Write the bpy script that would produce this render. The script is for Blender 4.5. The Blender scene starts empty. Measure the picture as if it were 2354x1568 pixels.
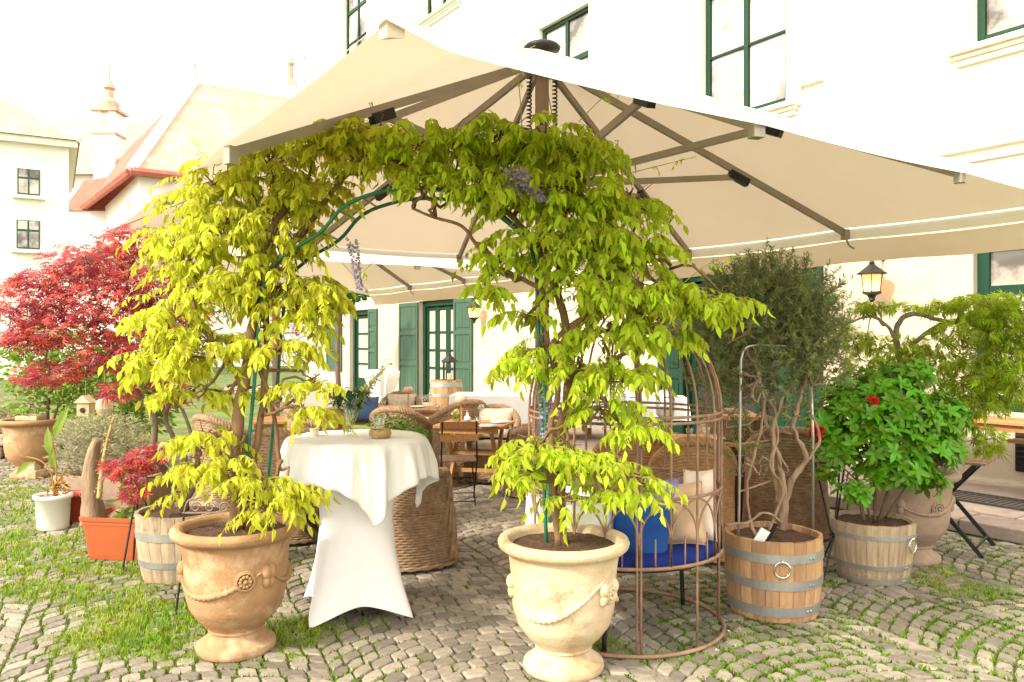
import bpy, bmesh, math, random
import numpy as np
from mathutils import Vector, Matrix, noise
random.seed(7); np.random.seed(7)
R = math.radians
S = bpy.context.scene
COL = S.collection

# ---------------------------------------------------------------- camera, world, sun, exposure
cam_d = bpy.data.cameras.new('camera'); cam = bpy.data.objects.new('camera', cam_d); COL.objects.link(cam)
cam.location = (0, 0, 1.7); cam.rotation_euler = (R(90), 0, 0)
cam_d.sensor_width = 36; cam_d.lens = 28.0; cam_d.clip_end = 1500
S.camera = cam
SUN_EL, SUN_AZ = R(36), R(-128)      # azimuth of the sun seen from above, measured from +Y towards +X
W = bpy.data.worlds.new('World'); S.world = W; W.use_nodes = True
nt = W.node_tree; nt.nodes.clear()
sky = nt.nodes.new('ShaderNodeTexSky'); sky.sky_type = 'NISHITA'; sky.sun_disc = False
sky.sun_elevation = SUN_EL; sky.sun_rotation = SUN_AZ; sky.air_density = 1.0; sky.dust_density = 4.0; sky.ozone_density = 1.0
mixw = nt.nodes.new('ShaderNodeMix'); mixw.data_type = 'RGBA'; mixw.inputs[0].default_value = 0.72
mixw.inputs[7].default_value = (13.5, 12.6, 11.3, 1)     # bright thin overcast veil over the blue
bg = nt.nodes.new('ShaderNodeBackground'); bg.inputs[1].default_value = 0.15
wo = nt.nodes.new('ShaderNodeOutputWorld')
nt.links.new(sky.outputs[0], mixw.inputs[6]); nt.links.new(mixw.outputs[2], bg.inputs[0]); nt.links.new(bg.outputs[0], wo.inputs[0])
sl = bpy.data.lights.new('sun', 'SUN'); sl.energy = 3.0; sl.angle = R(6); sl.color = (1.0, 0.91, 0.76)
so = bpy.data.objects.new('sun', sl); COL.objects.link(so)
sd = Vector((math.sin(SUN_AZ) * math.cos(SUN_EL), math.cos(SUN_AZ) * math.cos(SUN_EL), math.sin(SUN_EL)))
so.rotation_euler = sd.to_track_quat('Z', 'Y').to_euler(); so.location = sd * 30
vs = S.view_settings; vs.view_transform = 'Standard'; vs.look = 'None'; vs.gamma = 1; vs.use_curve_mapping = False
vs.exposure = 1.05
S.cycles.max_bounces = 8; S.cycles.transparent_max_bounces = 16; S.cycles.sample_clamp_indirect = 6
S.cycles.use_denoising = True

# ---------------------------------------------------------------- pixel helpers (photo at 2353 px width)
F, CX, CY, H = 1830.0, 1176.5, 784.0, 1.7
def at(px, py, Y): return Vector(((px - CX) / F * Y, Y, H + (CY - py) / F * Y))
def gp(px, py): Y = H * F / (py - CY); return Vector(((px - CX) / F * Y, Y, 0))
UD = Vector((-.566, .8244, 0)); VD = Vector((.8244, .566, 0))
def uv(u, v, z=0): return UD * u + VD * v + Vector((0, 0, z))
WV = 9.63
def wx(px, v=WV):                   # local x (= -u) of the point of the wall seen at column px
    t = (px - CX) / F; Y = v / (.8244 * t + .566); return -(-.566 * t * Y + .8244 * Y)
def wz(px, py, v=WV):
    t = (px - CX) / F; Y = v / (.8244 * t + .566); return H + (CY - py) * Y / F
BROT = -math.atan2(.8244, .566)

# ---------------------------------------------------------------- materials
MATS = {}
def mat(name, c1, c2=None, scale=6, rough=.75, bump=0, bscale=60, stretch=(1, 1, 1), metal=0, rnd=0, attr=0, transl=0, detail=6,
        c3=None, s3=1.5, f3=.5, wave=None, spec=.3, emit=None, contrast=(.35, .65)):
    m = bpy.data.materials.new(name); m.use_nodes = True; MATS[name] = m
    t = m.node_tree; N = t.nodes; Lk = t.links; b = N['Principled BSDF']
    b.inputs['Roughness'].default_value = rough; b.inputs['Metallic'].default_value = metal
    b.inputs['Specular IOR Level'].default_value = spec
    c1 = (*c1, 1) if len(c1) == 3 else c1
    co = N.new('ShaderNodeTexCoord'); mp = N.new('ShaderNodeMapping'); mp.inputs['Scale'].default_value = stretch
    Lk.new(co.outputs['Object'], mp.inputs[0])
    col = None
    if c2:
        nz = N.new('ShaderNodeTexNoise'); nz.inputs['Scale'].default_value = scale; nz.inputs['Detail'].default_value = detail
        nz.inputs['Roughness'].default_value = .62
        Lk.new(mp.outputs[0], nz.inputs[0])
        mr = N.new('ShaderNodeMapRange'); mr.inputs[1].default_value = contrast[0]; mr.inputs[2].default_value = contrast[1]
        Lk.new(nz.outputs[0], mr.inputs[0])
        mx = N.new('ShaderNodeMix'); mx.data_type = 'RGBA'; mx.inputs[6].default_value = c1; mx.inputs[7].default_value = (*c2, 1)
        Lk.new(mr.outputs[0], mx.inputs[0]); col = mx.outputs[2]
    else:
        rg = N.new('ShaderNodeRGB'); rg.outputs[0].default_value = c1; col = rg.outputs[0]
    if c3:
        n3 = N.new('ShaderNodeTexNoise'); n3.inputs['Scale'].default_value = s3; n3.inputs['Detail'].default_value = 8
        n3.inputs['Roughness'].default_value = .7
        Lk.new(co.outputs['Object'], n3.inputs[0])
        r3 = N.new('ShaderNodeMapRange'); r3.inputs[1].default_value = f3; r3.inputs[2].default_value = f3 + .16
        Lk.new(n3.outputs[0], r3.inputs[0])
        m3 = N.new('ShaderNodeMix'); m3.data_type = 'RGBA'; m3.inputs[7].default_value = (*c3, 1)
        Lk.new(r3.outputs[0], m3.inputs[0]); Lk.new(col, m3.inputs[6]); col = m3.outputs[2]
    if rnd or attr:
        if attr:
            a = N.new('ShaderNodeAttribute'); a.attribute_name = 'tint'; src = a.outputs['Fac']; amt = attr
        else:
            a = N.new('ShaderNodeObjectInfo'); src = a.outputs['Random']; amt = rnd
        mr2 = N.new('ShaderNodeMapRange'); mr2.inputs[3].default_value = 1 - amt; mr2.inputs[4].default_value = 1 + amt
        Lk.new(src, mr2.inputs[0])
        hs = N.new('ShaderNodeHueSaturation'); Lk.new(col, hs.inputs['Color']); Lk.new(mr2.outputs[0], hs.inputs['Value'])
        mh = N.new('ShaderNodeMapRange'); mh.inputs[3].default_value = .5 - (.055 if transl else .02) * amt; mh.inputs[4].default_value = .5 + (.04 if transl else .02) * amt
        Lk.new(src, mh.inputs[0]); Lk.new(mh.outputs[0], hs.inputs['Hue']); col = hs.outputs[0]
    Lk.new(col, b.inputs['Base Color'])
    if bump:
        nb = N.new('ShaderNodeTexNoise'); nb.inputs['Scale'].default_value = bscale; nb.inputs['Detail'].default_value = 5
        Lk.new(mp.outputs[0], nb.inputs[0])
        bp = N.new('ShaderNodeBump'); bp.inputs['Strength'].default_value = bump; bp.inputs['Distance'].default_value = .01
        Lk.new(nb.outputs[0], bp.inputs['Height']); Lk.new(bp.outputs[0], b.inputs['Normal'])
    if transl:
        tr = N.new('ShaderNodeBsdfTranslucent'); Lk.new(col, tr.inputs[0])
        ms = N.new('ShaderNodeMixShader'); ms.inputs[0].default_value = transl
        Lk.new(b.outputs[0], ms.inputs[1]); Lk.new(tr.outputs[0], ms.inputs[2]); Lk.new(ms.outputs[0], N['Material Output'].inputs[0])
    if emit:
        b.inputs['Emission Color'].default_value = (*emit[0], 1); b.inputs['Emission Strength'].default_value = emit[1]
    return m
def glassy(name, tint=(.95, .97, .97), amt=.12, rough=.02):
    m = bpy.data.materials.new(name); m.use_nodes = True; MATS[name] = m
    t = m.node_tree; N = t.nodes; Lk = t.links; N.remove(N['Principled BSDF'])
    tr = N.new('ShaderNodeBsdfTransparent'); tr.inputs[0].default_value = (*tint, 1)
    gl = N.new('ShaderNodeBsdfGlossy'); gl.inputs['Roughness'].default_value = rough
    lw = N.new('ShaderNodeLayerWeight'); lw.inputs[0].default_value = .5
    pw = N.new('ShaderNodeMath'); pw.operation = 'POWER'; pw.inputs[1].default_value = 4.0; Lk.new(lw.outputs['Facing'], pw.inputs[0])
    ml = N.new('ShaderNodeMath'); ml.operation = 'MULTIPLY'; ml.inputs[1].default_value = .45; Lk.new(pw.outputs[0], ml.inputs[0])
    ad = N.new('ShaderNodeMath'); ad.operation = 'ADD'; ad.inputs[1].default_value = amt; ad.use_clamp = True
    Lk.new(ml.outputs[0], ad.inputs[0])
    ms = N.new('ShaderNodeMixShader'); Lk.new(ad.outputs[0], ms.inputs[0]); Lk.new(tr.outputs[0], ms.inputs[1]); Lk.new(gl.outputs[0], ms.inputs[2])
    Lk.new(ms.outputs[0], N['Material Output'].inputs[0]); return m

M = dict(
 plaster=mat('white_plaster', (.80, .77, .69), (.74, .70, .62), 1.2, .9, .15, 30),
 cream=mat('shade_toned_plaster', (.50, .43, .325), (.44, .38, .28), 1.4, .9, .3, 30, c3=(.40, .34, .25), s3=.9, f3=.57),  # darker base paints in the shade under the parasols; stains over it
 trimw=mat('white_stucco_trim', (.80, .76, .66), (.72, .67, .56), 3, .85),
 green=mat('green_paint', (.004, .030, .014), (.006, .042, .020), 5, .5, .08, 40, (1, 1, .2), spec=.25),
 green2=mat('faded_green_paint', (.028, .068, .042), (.038, .09, .055), 5, .5, .1, 40, (1, 1, .2), spec=.4),
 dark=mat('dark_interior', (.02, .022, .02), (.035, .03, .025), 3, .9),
 curtain=mat('curtain', (.30, .25, .20), (.5, .45, .38), 8, .9, 0, 10, (6, 6, .3)),
 pane=mat('window_glass', (.10, .09, .08), (.5, .46, .40), .9, .05, 0, spec=.5, contrast=(.42,.58)),  # mottled dark to beige base paints varied reflections into the glass
 roofred=mat('red_clay_tiles', (.42, .13, .085), (.33, .10, .07), 3, .85, .5, 6, (1, 1, 3), c3=(.5, .22, .15), s3=.5, f3=.55),
 roofcream=mat('hazed_cream_tiles', (.50, .33, .22), (.44, .25, .17), 3, .85, .5, 6, (1, 1, 3), c3=(.5, .40, .30), s3=.6, f3=.5),  # cream tiles, paled so distance haze sits in the colour
 facade=mat('pale_facade', (.78, .74, .68), (.72, .68, .62), .6, .9),
 copper=mat('copper_green', (.3, .42, .37), (.36, .48, .42), 2, .6),  # lightened so the fade of distant haze is in the colour
 slab=mat('flagstone', (.36, .29, .24), (.27, .21, .17), 5, .85, .5, 30, rnd=.18, c3=(.46, .38, .30), s3=2, f3=.55),
 cobble=mat('granite_cobble', (.27, .232, .182), (.185, .160, .13), 22, .8, .55, 60, attr=.34, c3=(.33, .28, .22), s3=3, f3=.56),
 ground=mat('joint_soil', (.10, .085, .05), (.07, .085, .03), 4, .95, .6, 80, c3=(.11, .18, .02), s3=1.3, f3=.43),
 moss=mat('joint_moss', (.12, .21, .018), None, rough=.7, attr=.5, transl=.3),
 grass=mat('grass_blade', (.17, .32, .02), (.30, .36, .03), 2.2, rough=.6, attr=.5, transl=.35),
 canvas=mat('ecru_canvas', (.66, .555, .42), (.63, .53, .40), 1.2, .9, .9, 5, transl=.27),
 canvasw=mat('white_canvas', (.84, .81, .74), (.80, .77, .70), 4, .9, .1, 200, transl=.15),
 alu=mat('taupe_aluminium', (.33, .29, .24), (.28, .245, .20), 4, .45, .05, 50, metal=.25),
 mast=mat('mast_metal', (.30, .22, .18), (.26, .19, .155), 4, .4, 0, metal=.3),
 black=mat('black_iron', (.015, .015, .017), (.03, .028, .026), 20, .5, .2, 90, metal=.3),
 terra=mat('pale_terracotta', (.40, .24, .12), (.28, .15, .07), 3.5, .85, .35, 60, c3=(.52, .37, .22), s3=4, f3=.50),
 terra2=mat('cream_terracotta', (.62, .51, .34), (.47, .34, .19), 3.0, .85, .35, 60, c3=(.32, .20, .10), s3=4.5, f3=.53),
 terra3=mat('grey_terracotta', (.33, .24, .17), (.26, .18, .13), 4, .85, .35, 60, c3=(.42, .32, .23), s3=4, f3=.56),
 orangepot=mat('orange_plastic', (.36, .082, .02), (.32, .07, .017), 3, .5, .03, 30, spec=.5),
 whitepot=mat('white_glazed_pot', (.82, .80, .75), (.74, .71, .64), 3, .35, .03, 20, spec=.5),
 redpot=mat('red_pot', (.35, .05, .03), (.3, .04, .03), 3, .5),
 soil=mat('potting_soil', (.055, .03, .018), (.11, .06, .035), 40, .95, 1.0, 70),
 oak=mat('oak_stave', (.46, .28, .145), (.34, .19, .09), 6, .75, .4, 50, (6, 6, .6), rnd=.22),
 oakold=mat('weathered_stave', (.46, .36, .24), (.30, .22, .14), 7, .85, .5, 50, (7, 7, .6), rnd=.2, c3=(.16, .12, .08), s3=7, f3=.6),
 hoop=mat('galvanised_hoop', (.36, .36, .33), (.28, .28, .26), 8, .5, .1, 60, metal=.5),
 chrome=mat('chrome', (.7, .7, .7), None, rough=.15, metal=1),
 wicker=mat('wicker', (.33, .215, .125), (.20, .125, .07), 22, .75, .3, 90, (1, 1, 1), c3=(.44, .32, .2), s3=9, f3=.55),
 wickerl=mat('honey_wicker', (.46, .27, .12), (.32, .17, .07), 22, .7, .3, 90, (1, 1, 1), c3=(.55, .36, .18), s3=9, f3=.55),
 linen=mat('white_linen', (.88, .87, .85), (.85, .84, .81), 3, .9, .12, 250, transl=.12),
 stretch=mat('stretch_cover', (.86, .85, .85), None, rough=.8, spec=.2),
 teak=mat('teak', (.44, .22, .085), (.33, .15, .055), 6, .6, .2, 60, (8, 1.2, 8), rnd=.12),
 greywood=mat('weathered_slat', (.26, .17, .10), (.17, .11, .07), 6, .8, .3, 60, (8, 1.2, 8), rnd=.15),
 brownwood=mat('brown_wood', (.13, .055, .025), (.09, .035, .015), 6, .6, .2, 60, (1, 1, 6)),
 rust=mat('rusty_rose_metal', (.32, .195, .13), (.22, .125, .08), 14, .75, .4, 80, c3=(.38, .24, .18), s3=12, f3=.55),
 trellis=mat('green_trellis', (.008, .16, .085), (.012, .13, .07), 12, .4, .1, 60, spec=.5),
 bark=mat('wisteria_bark', (.24, .145, .07), (.16, .09, .045), 18, .85, .8, 60, (1, 1, .3)),
 barkd=mat('maple_bark', (.16, .11, .075), (.10, .065, .045), 18, .85, .8, 60, (1, 1, .3)),
 barkp=mat('peeling_bark', (.33, .235, .15), (.18, .115, .07), 18, .85, .9, 60, (1, 1, .25)),
 barkg=mat('grey_bark', (.30, .25, .18), (.2, .16, .11), 18, .85, .8, 60, (1, 1, .3)),
 wist=mat('wisteria_leaf', (.60, .62, .045), None, rough=.5, attr=.40, transl=.58, spec=.25),
 wist2=mat('wisteria_leaf_lime', (.48, .60, .03), None, rough=.5, attr=.45, transl=.56, spec=.25),
 vine=mat('young_shoot', (.30, .34, .05), None, rough=.6),
 lilac=mat('wisteria_blossom', (.42, .36, .55), None, rough=.7, attr=.25, transl=.3),
 redleaf=mat('red_maple_leaf', (.52, .085, .08), None, rough=.5, attr=.5, transl=.45, spec=.25),
 cutleaf=mat('green_maple_leaf', (.38, .50, .03), None, rough=.5, attr=.42, transl=.55, spec=.2),
 azalea=mat('azalea_leaf', (.105, .25, .008), None, rough=.38, attr=.62, transl=.35, spec=.35),
 rosem=mat('rosemary_needle', (.20, .25, .085), None, rough=.6, attr=.5, transl=.2),
 silver=mat('silver_foliage', (.36, .35, .20), None, rough=.8, attr=.35, transl=.3),
 shrub=mat('pale_shrub_leaf', (.20, .30, .04), None, rough=.6, attr=.45, transl=.45),
 dgreen=mat('dark_leaf', (.04, .12, .03), None, rough=.5, attr=.4, transl=.3),
 dry=mat('dried_leaf', (.42, .24, .06), None, rough=.7, attr=.4, transl=.3),
 redfl=mat('red_blossom', (.55, .008, .01), None, rough=.6, attr=.3, transl=.3),
 creamfl=mat('cream_blossom', (.72, .68, .38), None, rough=.7, attr=.2, transl=.3),
 cwhite=mat('quilted_white', (.74, .74, .66), (.66, .68, .58), 6, .9, .3, 20),
 cblue=mat('blue_fabric', (.008, .075, .30), (.01, .055, .22), 5, .85, .2, 40),
 cpurple=mat('mauve_fabric', (.22, .19, .42), (.18, .15, .36), 5, .85, .2, 40),
 cbeige=mat('beige_fabric', (.58, .40, .26), (.5, .34, .22), 5, .85, .2, 40),
 cfluff=mat('ivory_fabric', (.76, .66, .54), (.7, .58, .46), 8, .9, .5, 30),
 navy=mat('navy_pad', (.004, .015, .17), (.006, .02, .12), 9, .85, .3, 60),
 cush=mat('striped_cushion', (.60, .55, .42), (.42, .36, .27), 14, .9, .2, 60),
 cushb=mat('denim_cushion', (.06, .11, .22), (.08, .14, .27), 9, .9, .2, 60),
 straw=mat('woven_straw', (.50, .37, .17), (.38, .26, .10), 30, .8, .6, 90),
 candle=mat('candle_wax', (.8, .75, .5), None, rough=.5),
 lampshade=mat('lamp_shade', (.75, .55, .38), None, rough=.5, transl=.3),
 copperl=mat('copper_stem', (.55, .25, .12), None, rough=.35, metal=.5),
 bulb=mat('lit_bulb', (1, .8, .5), None, emit=((1, .62, .25), 9)),
 lglass=mat('frosted_lantern_glass', (.55, .42, .22), (.5, .38, .18), 5, .4, transl=.5, emit=((1, .62, .24), .12)),
 steel=mat('brushed_steel', (.5, .49, .46), (.4, .39, .37), 9, .3, metal=.8),
 bluewater=mat('blue_glaze', (.02, .16, .45), (.02, .10, .35), 9, .3),
 paper=mat('white_tag', (.75, .76, .72), None, rough=.7),
 petal=mat('pale_petal', (.78, .72, .68), None, rough=.8),
 grate=mat('iron_grate', (.10, .095, .085), (.07, .065, .06), 20, .6, metal=.3),
)
glassy('clear_glass'); glassy('cut_glass', (.95, .97, .94), .14, .10)
M['glass'] = MATS['clear_glass']; M['cut'] = MATS['cut_glass']

# ---------------------------------------------------------------- mesh helpers
class MB:
    def __init__(s): s.v = []; s.f = []; s.t = []; s.tint = 0.5
    def add(s, vs, fs):
        o = len(s.v); s.v += [tuple(p) for p in vs]; s.f += [tuple(i + o for i in f) for f in fs]; s.t += [s.tint] * len(fs)
    def box(s, c, d, rz=0, rx=0, ry=0, tp=1.0):
        m = Matrix.Rotation(rz, 3, 'Z') @ Matrix.Rotation(ry, 3, 'Y') @ Matrix.Rotation(rx, 3, 'X'); c = Vector(c)
        vs = []
        for z in (-.5, .5):
            k = tp if z > 0 else 1
            for x, y in ((-.5, -.5), (.5, -.5), (.5, .5), (-.5, .5)): vs.append(c + m @ Vector((x * d[0] * k, y * d[1] * k, z * d[2])))
        s.add(vs, [(3, 2, 1, 0), (4, 5, 6, 7), (0, 1, 5, 4), (1, 2, 6, 5), (2, 3, 7, 6), (3, 0, 4, 7)])
    def bar(s, a, b, w, h=None, up=(0, 0, 1)):       # a squared bar from a to b
        a = Vector(a); b = Vector(b); h = h or w; d = (b - a).normalized(); up = Vector(up)
        if abs(d.dot(up)) > .98: up = Vector((0, 1, 0))
        x = d.cross(up).normalized(); z = x.cross(d)
        vs = [p + x * sx * w / 2 + z * sz * h / 2 for p in (a, b) for sx, sz in ((-1, -1), (1, -1), (1, 1), (-1, 1))]
        s.add(vs, [(3, 2, 1, 0), (4, 5, 6, 7), (0, 1, 5, 4), (1, 2, 6, 5), (2, 3, 7, 6), (3, 0, 4, 7)])
    def tube(s, pts, r, n=6, caps=True):
        pts = [Vector(p) for p in pts]; k = len(pts)
        if not isinstance(r, (list, tuple)): r = [r] * k
        r = (list(r) + [r[-1]] * k)[:k]
        vs = []; prev = None
        for i, p in enumerate(pts):
            d = (pts[min(i + 1, k - 1)] - pts[max(i - 1, 0)]); d = d.normalized() if d.length > 1e-9 else Vector((0, 0, 1))
            if prev is None:
                a = Vector((1, 0, 0)) if abs(d.x) < .8 else Vector((0, 1, 0)); x = (a - d * a.dot(d)).normalized()
            else: x = (prev - d * prev.dot(d)).normalized()
            prev = x; y = d.cross(x)
            for j in range(n):
                an = 2 * math.pi * j / n; vs.append(p + (x * math.cos(an) + y * math.sin(an)) * r[i])
        fs = [(i * n + j, i * n + (j + 1) % n, (i + 1) * n + (j + 1) % n, (i + 1) * n + j) for i in range(k - 1) for j in range(n)]
        if caps: fs += [tuple(range(n - 1, -1, -1)), tuple((k - 1) * n + j for j in range(n))]
        s.add(vs, fs)
    def lathe(s, prof, n=40, c=(0, 0, 0), close=False):
        c = Vector(c); vs = []
        for r, z in prof:
            for j in range(n):
                a = 2 * math.pi * j / n; vs.append(c + Vector((r * math.cos(a), r * math.sin(a), z)))
        k = len(prof)
        fs = [(i * n + j, i * n + (j + 1) % n, (i + 1) * n + (j + 1) % n, (i + 1) * n + j) for i in range(k - 1) for j in range(n)]
        if close: fs += [tuple(range(n - 1, -1, -1)), tuple((k - 1) * n + j for j in range(n))]
        s.add(vs, fs)
    def grid(s, fn, nu, nv, wrap=False):
        vs = [fn(i, j) for j in range(nv) for i in range(nu)]
        fs = [(j * nu + i, j * nu + (i + 1) % nu, (j + 1) * nu + (i + 1) % nu, (j + 1) * nu + i) for j in range(nv - 1) for i in range(nu if wrap else nu - 1)]
        s.add(vs, fs)
    def ball(s, c, r, n=8, sq=(1, 1, 1)):
        prof = [(max(1e-4, math.sin(math.pi * i / n)), -math.cos(math.pi * i / n)) for i in range(n + 1)]
        c = Vector(c); m = n * 2 - 4; vs = []
        for pr, pz in prof:
            for j in range(m):
                a = 2 * math.pi * j / m; vs.append(c + Vector((pr * math.cos(a) * r * sq[0], pr * math.sin(a) * r * sq[1], pz * r * sq[2])))
        s.add(vs, [(i * m + j, i * m + (j + 1) % m, (i + 1) * m + (j + 1) % m, (i + 1) * m + j) for i in range(n) for j in range(m)])
    def shift(s, d): d = Vector(d); s.v = [(p[0] - d.x, p[1] - d.y, p[2] - d.z) for p in s.v]; return s
    def mesh(s, name, m, smooth=False):
        me = bpy.data.meshes.new(name); me.from_pydata(s.v, [], s.f); me.materials.append(m)
        if smooth: me.polygons.foreach_set('use_smooth', [True] * len(s.f))
        a = me.attributes.new('tint', 'FLOAT', 'FACE'); a.data.foreach_set('value', s.t)
        me.update(); return me

def tag(o, label=None, cat=None, group=None, kind=None):
    if label: o['label'] = label
    if cat: o['category'] = cat
    if group: o['group'] = group
    if kind: o['kind'] = kind
    return o
def thing(name, label, cat, loc=(0, 0, 0), rz=0, group=None):
    o = bpy.data.objects.new(name, None); COL.objects.link(o); o.empty_display_size = .1
    o.location = loc; o.rotation_euler = (0, 0, rz); return tag(o, label, cat, group)
def link(name, me, parent=None, loc=None, rot=None):
    o = bpy.data.objects.new(name, me); COL.objects.link(o); o.parent = parent
    if loc is not None: o.location = loc
    if rot is not None: o.rotation_euler = rot
    return o
def part(name, mb, m, parent=None, smooth=False, loc=None, rot=None, kind=None):
    o = link(name, mb.mesh(name, m, smooth), parent, loc, rot)
    if kind: o['kind'] = kind
    return o
def dup(root, loc, rz, label, group=None, name=None):
    r = root.copy(); COL.objects.link(r); r.location = loc; r.rotation_euler = (0, 0, rz); r['label'] = label
    if group: r['group'] = group
    for ch in list(root.children):
        c = ch.copy(); COL.objects.link(c); c.parent = r
        for g in ch.children:
            d = g.copy(); COL.objects.link(d); d.parent = c
    return r
def bevel(o, w=.006, seg=2):
    b = o.modifiers.new('bevel', 'BEVEL'); b.width = w; b.segments = seg; b.limit_method = 'ANGLE'; return o
def smoothpath(pts, k=4):
    pts = [Vector(p) for p in pts]; out = []
    for i in range(len(pts) - 1):
        p0 = pts[max(i - 1, 0)]; p1 = pts[i]; p2 = pts[i + 1]; p3 = pts[min(i + 2, len(pts) - 1)]
        for j in range(k):
            t = j / k
            out.append(.5 * ((2 * p1) + (p2 - p0) * t + (2 * p0 - 5 * p1 + 4 * p2 - p3) * t * t + (3 * p1 - p0 - 3 * p2 + p3) * t ** 3))
    return out + [pts[-1]]

# ---------------------------------------------------------------- leaves
def leaf_t(w=.42, droop=.18, fold=.12):             # unit length leaf along +Y, 8 triangles
    v = [(0, 0, 0), (0, .35, .02), (0, .7, -droop * .4), (0, 1.0, -droop),
         (-w * .48, .3, fold), (-w * .40, .66, fold * .6 - droop * .3), (w * .48, .3, fold), (w * .40, .66, fold * .6 - droop * .3)]
    f = [(0, 1, 4), (1, 5, 4), (1, 2, 5), (2, 3, 5), (0, 6, 1), (1, 6, 7), (1, 7, 2), (2, 7, 3)]
    return np.array(v, float), f
def palm_t(n=7, w=.085, spread=118, back=.0, droop=.22):    # hand-shaped leaf: n thin lobes, 2 triangles each
    v = [(0, 0, 0)]; f = []
    for i in range(n):
        a = R(-spread + 2 * spread * i / (n - 1)); L = 1.0 - .45 * abs(i - (n - 1) / 2) / ((n - 1) / 2)
        dx, dy = math.sin(a), math.cos(a); o = len(v)
        v += [(dx * L * .5 - dy * w, dy * L * .5 + dx * w, .03 - droop * .25), (dx * L * .5 + dy * w, dy * L * .5 - dx * w, .03 - droop * .25), (dx * L, dy * L, -droop * L)]
        f += [(0, o, o + 2), (0, o + 2, o + 1)]
    return np.array(v, float), f
def needle_t(w=.10):
    return np.array([(-w, .3, 0), (0, 0, 0), (w, .3, 0), (0, 1, 0)], float), [(1, 2, 3), (1, 3, 0)]
T_LEAF = leaf_t(); T_WIDE = leaf_t(.5, .1, .1); T_NARROW = leaf_t(.28, .15, .05); T_PALM = palm_t(); T_CUT = palm_t(7, .05, 75, 0, .5); T_NEEDLE = needle_t()
def petal_t():
    return leaf_t(.8, .3, .2)
T_PETAL = petal_t()
T_ELL = (np.array([(0, 0, 0), (0, .25, .01), (0, .55, .01), (0, .82, -.04), (0, 1, -.10), (-.16, .22, .04), (-.215, .5, .06), (-.14, .8, .01), (.16, .22, .04), (.215, .5, .06), (.14, .8, .01)]), [(0, 1, 5), (1, 6, 5), (1, 2, 6), (2, 7, 6), (2, 3, 7), (3, 4, 7), (0, 8, 1), (1, 8, 9), (1, 9, 2), (2, 9, 10), (2, 10, 3), (3, 10, 4)])

class Leaves:                                       # collects leaf placements in world space
    def __init__(s): s.p = []; s.d = []; s.n = []; s.l = []; s.t = []
    def add(s, p, d, n, l, t): s.p.append(tuple(p)); s.d.append(tuple(d)); s.n.append(tuple(n)); s.l.append(l); s.t.append(t)
    def frames(s):
        P = np.array(s.p); D = np.array(s.d); Nn = np.array(s.n); L = np.array(s.l); T = np.array(s.t)
        D /= np.linalg.norm(D, axis=1)[:, None] + 1e-9
        X = np.cross(D, Nn); X /= np.linalg.norm(X, axis=1)[:, None] + 1e-9
        Z = np.cross(X, D)
        A = np.stack([X, D, Z], axis=2) * L[:, None, None]      # columns
        return P, A, L, T
    def build(s, tmpl, m, parent, origin, single=0, sname='leaf', jname='foliage'):
        P, A, L, T = s.frames(); o = np.array(origin); tv, tf = tmpl
        order = np.argsort(np.linalg.norm(P - np.array([0, 0, 1.7]), axis=1) / L)      # the ones that show largest first
        pick = order[:single]; rest = order[single:]
        if single:
            vars_ = []
            for k in range(7):
                me = bpy.data.meshes.new(sname); me.from_pydata([tuple(p) for p in tv], [], tf); me.materials.append(m)
                a = me.attributes.new('tint', 'FLOAT', 'FACE'); a.data.foreach_set('value', [k / 6] * len(tf)); vars_.append(me)
            for i in pick:
                ob = bpy.data.objects.new(sname, vars_[int(min(.999, max(0, T[i])) * 7)]); COL.objects.link(ob); ob.parent = parent
                mt = Matrix([list(A[i][r]) + [P[i][r] - o[r]] for r in range(3)] + [[0, 0, 0, 1]]); ob.matrix_local = mt
        if len(rest):
            V = np.einsum('nij,kj->nki', A[rest], tv) + (P[rest] - o)[:, None, :]
            n, k = len(rest), len(tv)
            Fi = (np.array(tf)[None] + (np.arange(n) * k)[:, None, None]).reshape(-1)
            me = bpy.data.meshes.new(jname); me.vertices.add(n * k); me.vertices.foreach_set('co', V.reshape(-1).astype(np.float32))
            nf = n * len(tf); me.loops.add(nf * 3); me.loops.foreach_set('vertex_index', Fi.astype(np.int32))
            me.polygons.add(nf); me.polygons.foreach_set('loop_start', (np.arange(nf) * 3).astype(np.int32))
            me.materials.append(m)
            a = me.attributes.new('tint', 'FLOAT', 'FACE'); a.data.foreach_set('value', np.repeat(T[rest], len(tf)).astype(np.float32))
            me.update(); me.validate()
            ob = link(jname, me, parent); ob['kind'] = 'stuff'
            return ob
def rv(s=1.0): return Vector((random.gauss(0, s), random.gauss(0, s), random.gauss(0, s)))
def blobpt(b, shell=.5):                            # b = (px, py, Y, rx, ry, rdepth); point in the ellipsoid and its outward direction
    while True:
        q = Vector((random.uniform(-1, 1), random.uniform(-1, 1), random.uniform(-1, 1)))
        if shell * random.random() < q.length <= 1: break
    c = at(b[0], b[1], b[2]); s = b[2] / F
    off = Vector((q.x * b[3] * s, q.y * b[5], q.z * b[4] * s))
    return c + off, q.normalized()
def wiggle(a, b, amp, n=6):
    a = Vector(a); b = Vector(b); L = (b - a).length; out = [a]
    ph = rv(3)
    for i in range(1, n):
        t = i / n; w = Vector((noise.noise(ph + Vector((t * 3, 0, 0))), noise.noise(ph + Vector((0, t * 3, 5))), noise.noise(ph + Vector((9, 0, t * 3)))))
        out.append(a.lerp(b, t) + w * amp * L * math.sin(math.pi * t) ** .5)
    return out + [b]

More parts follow.
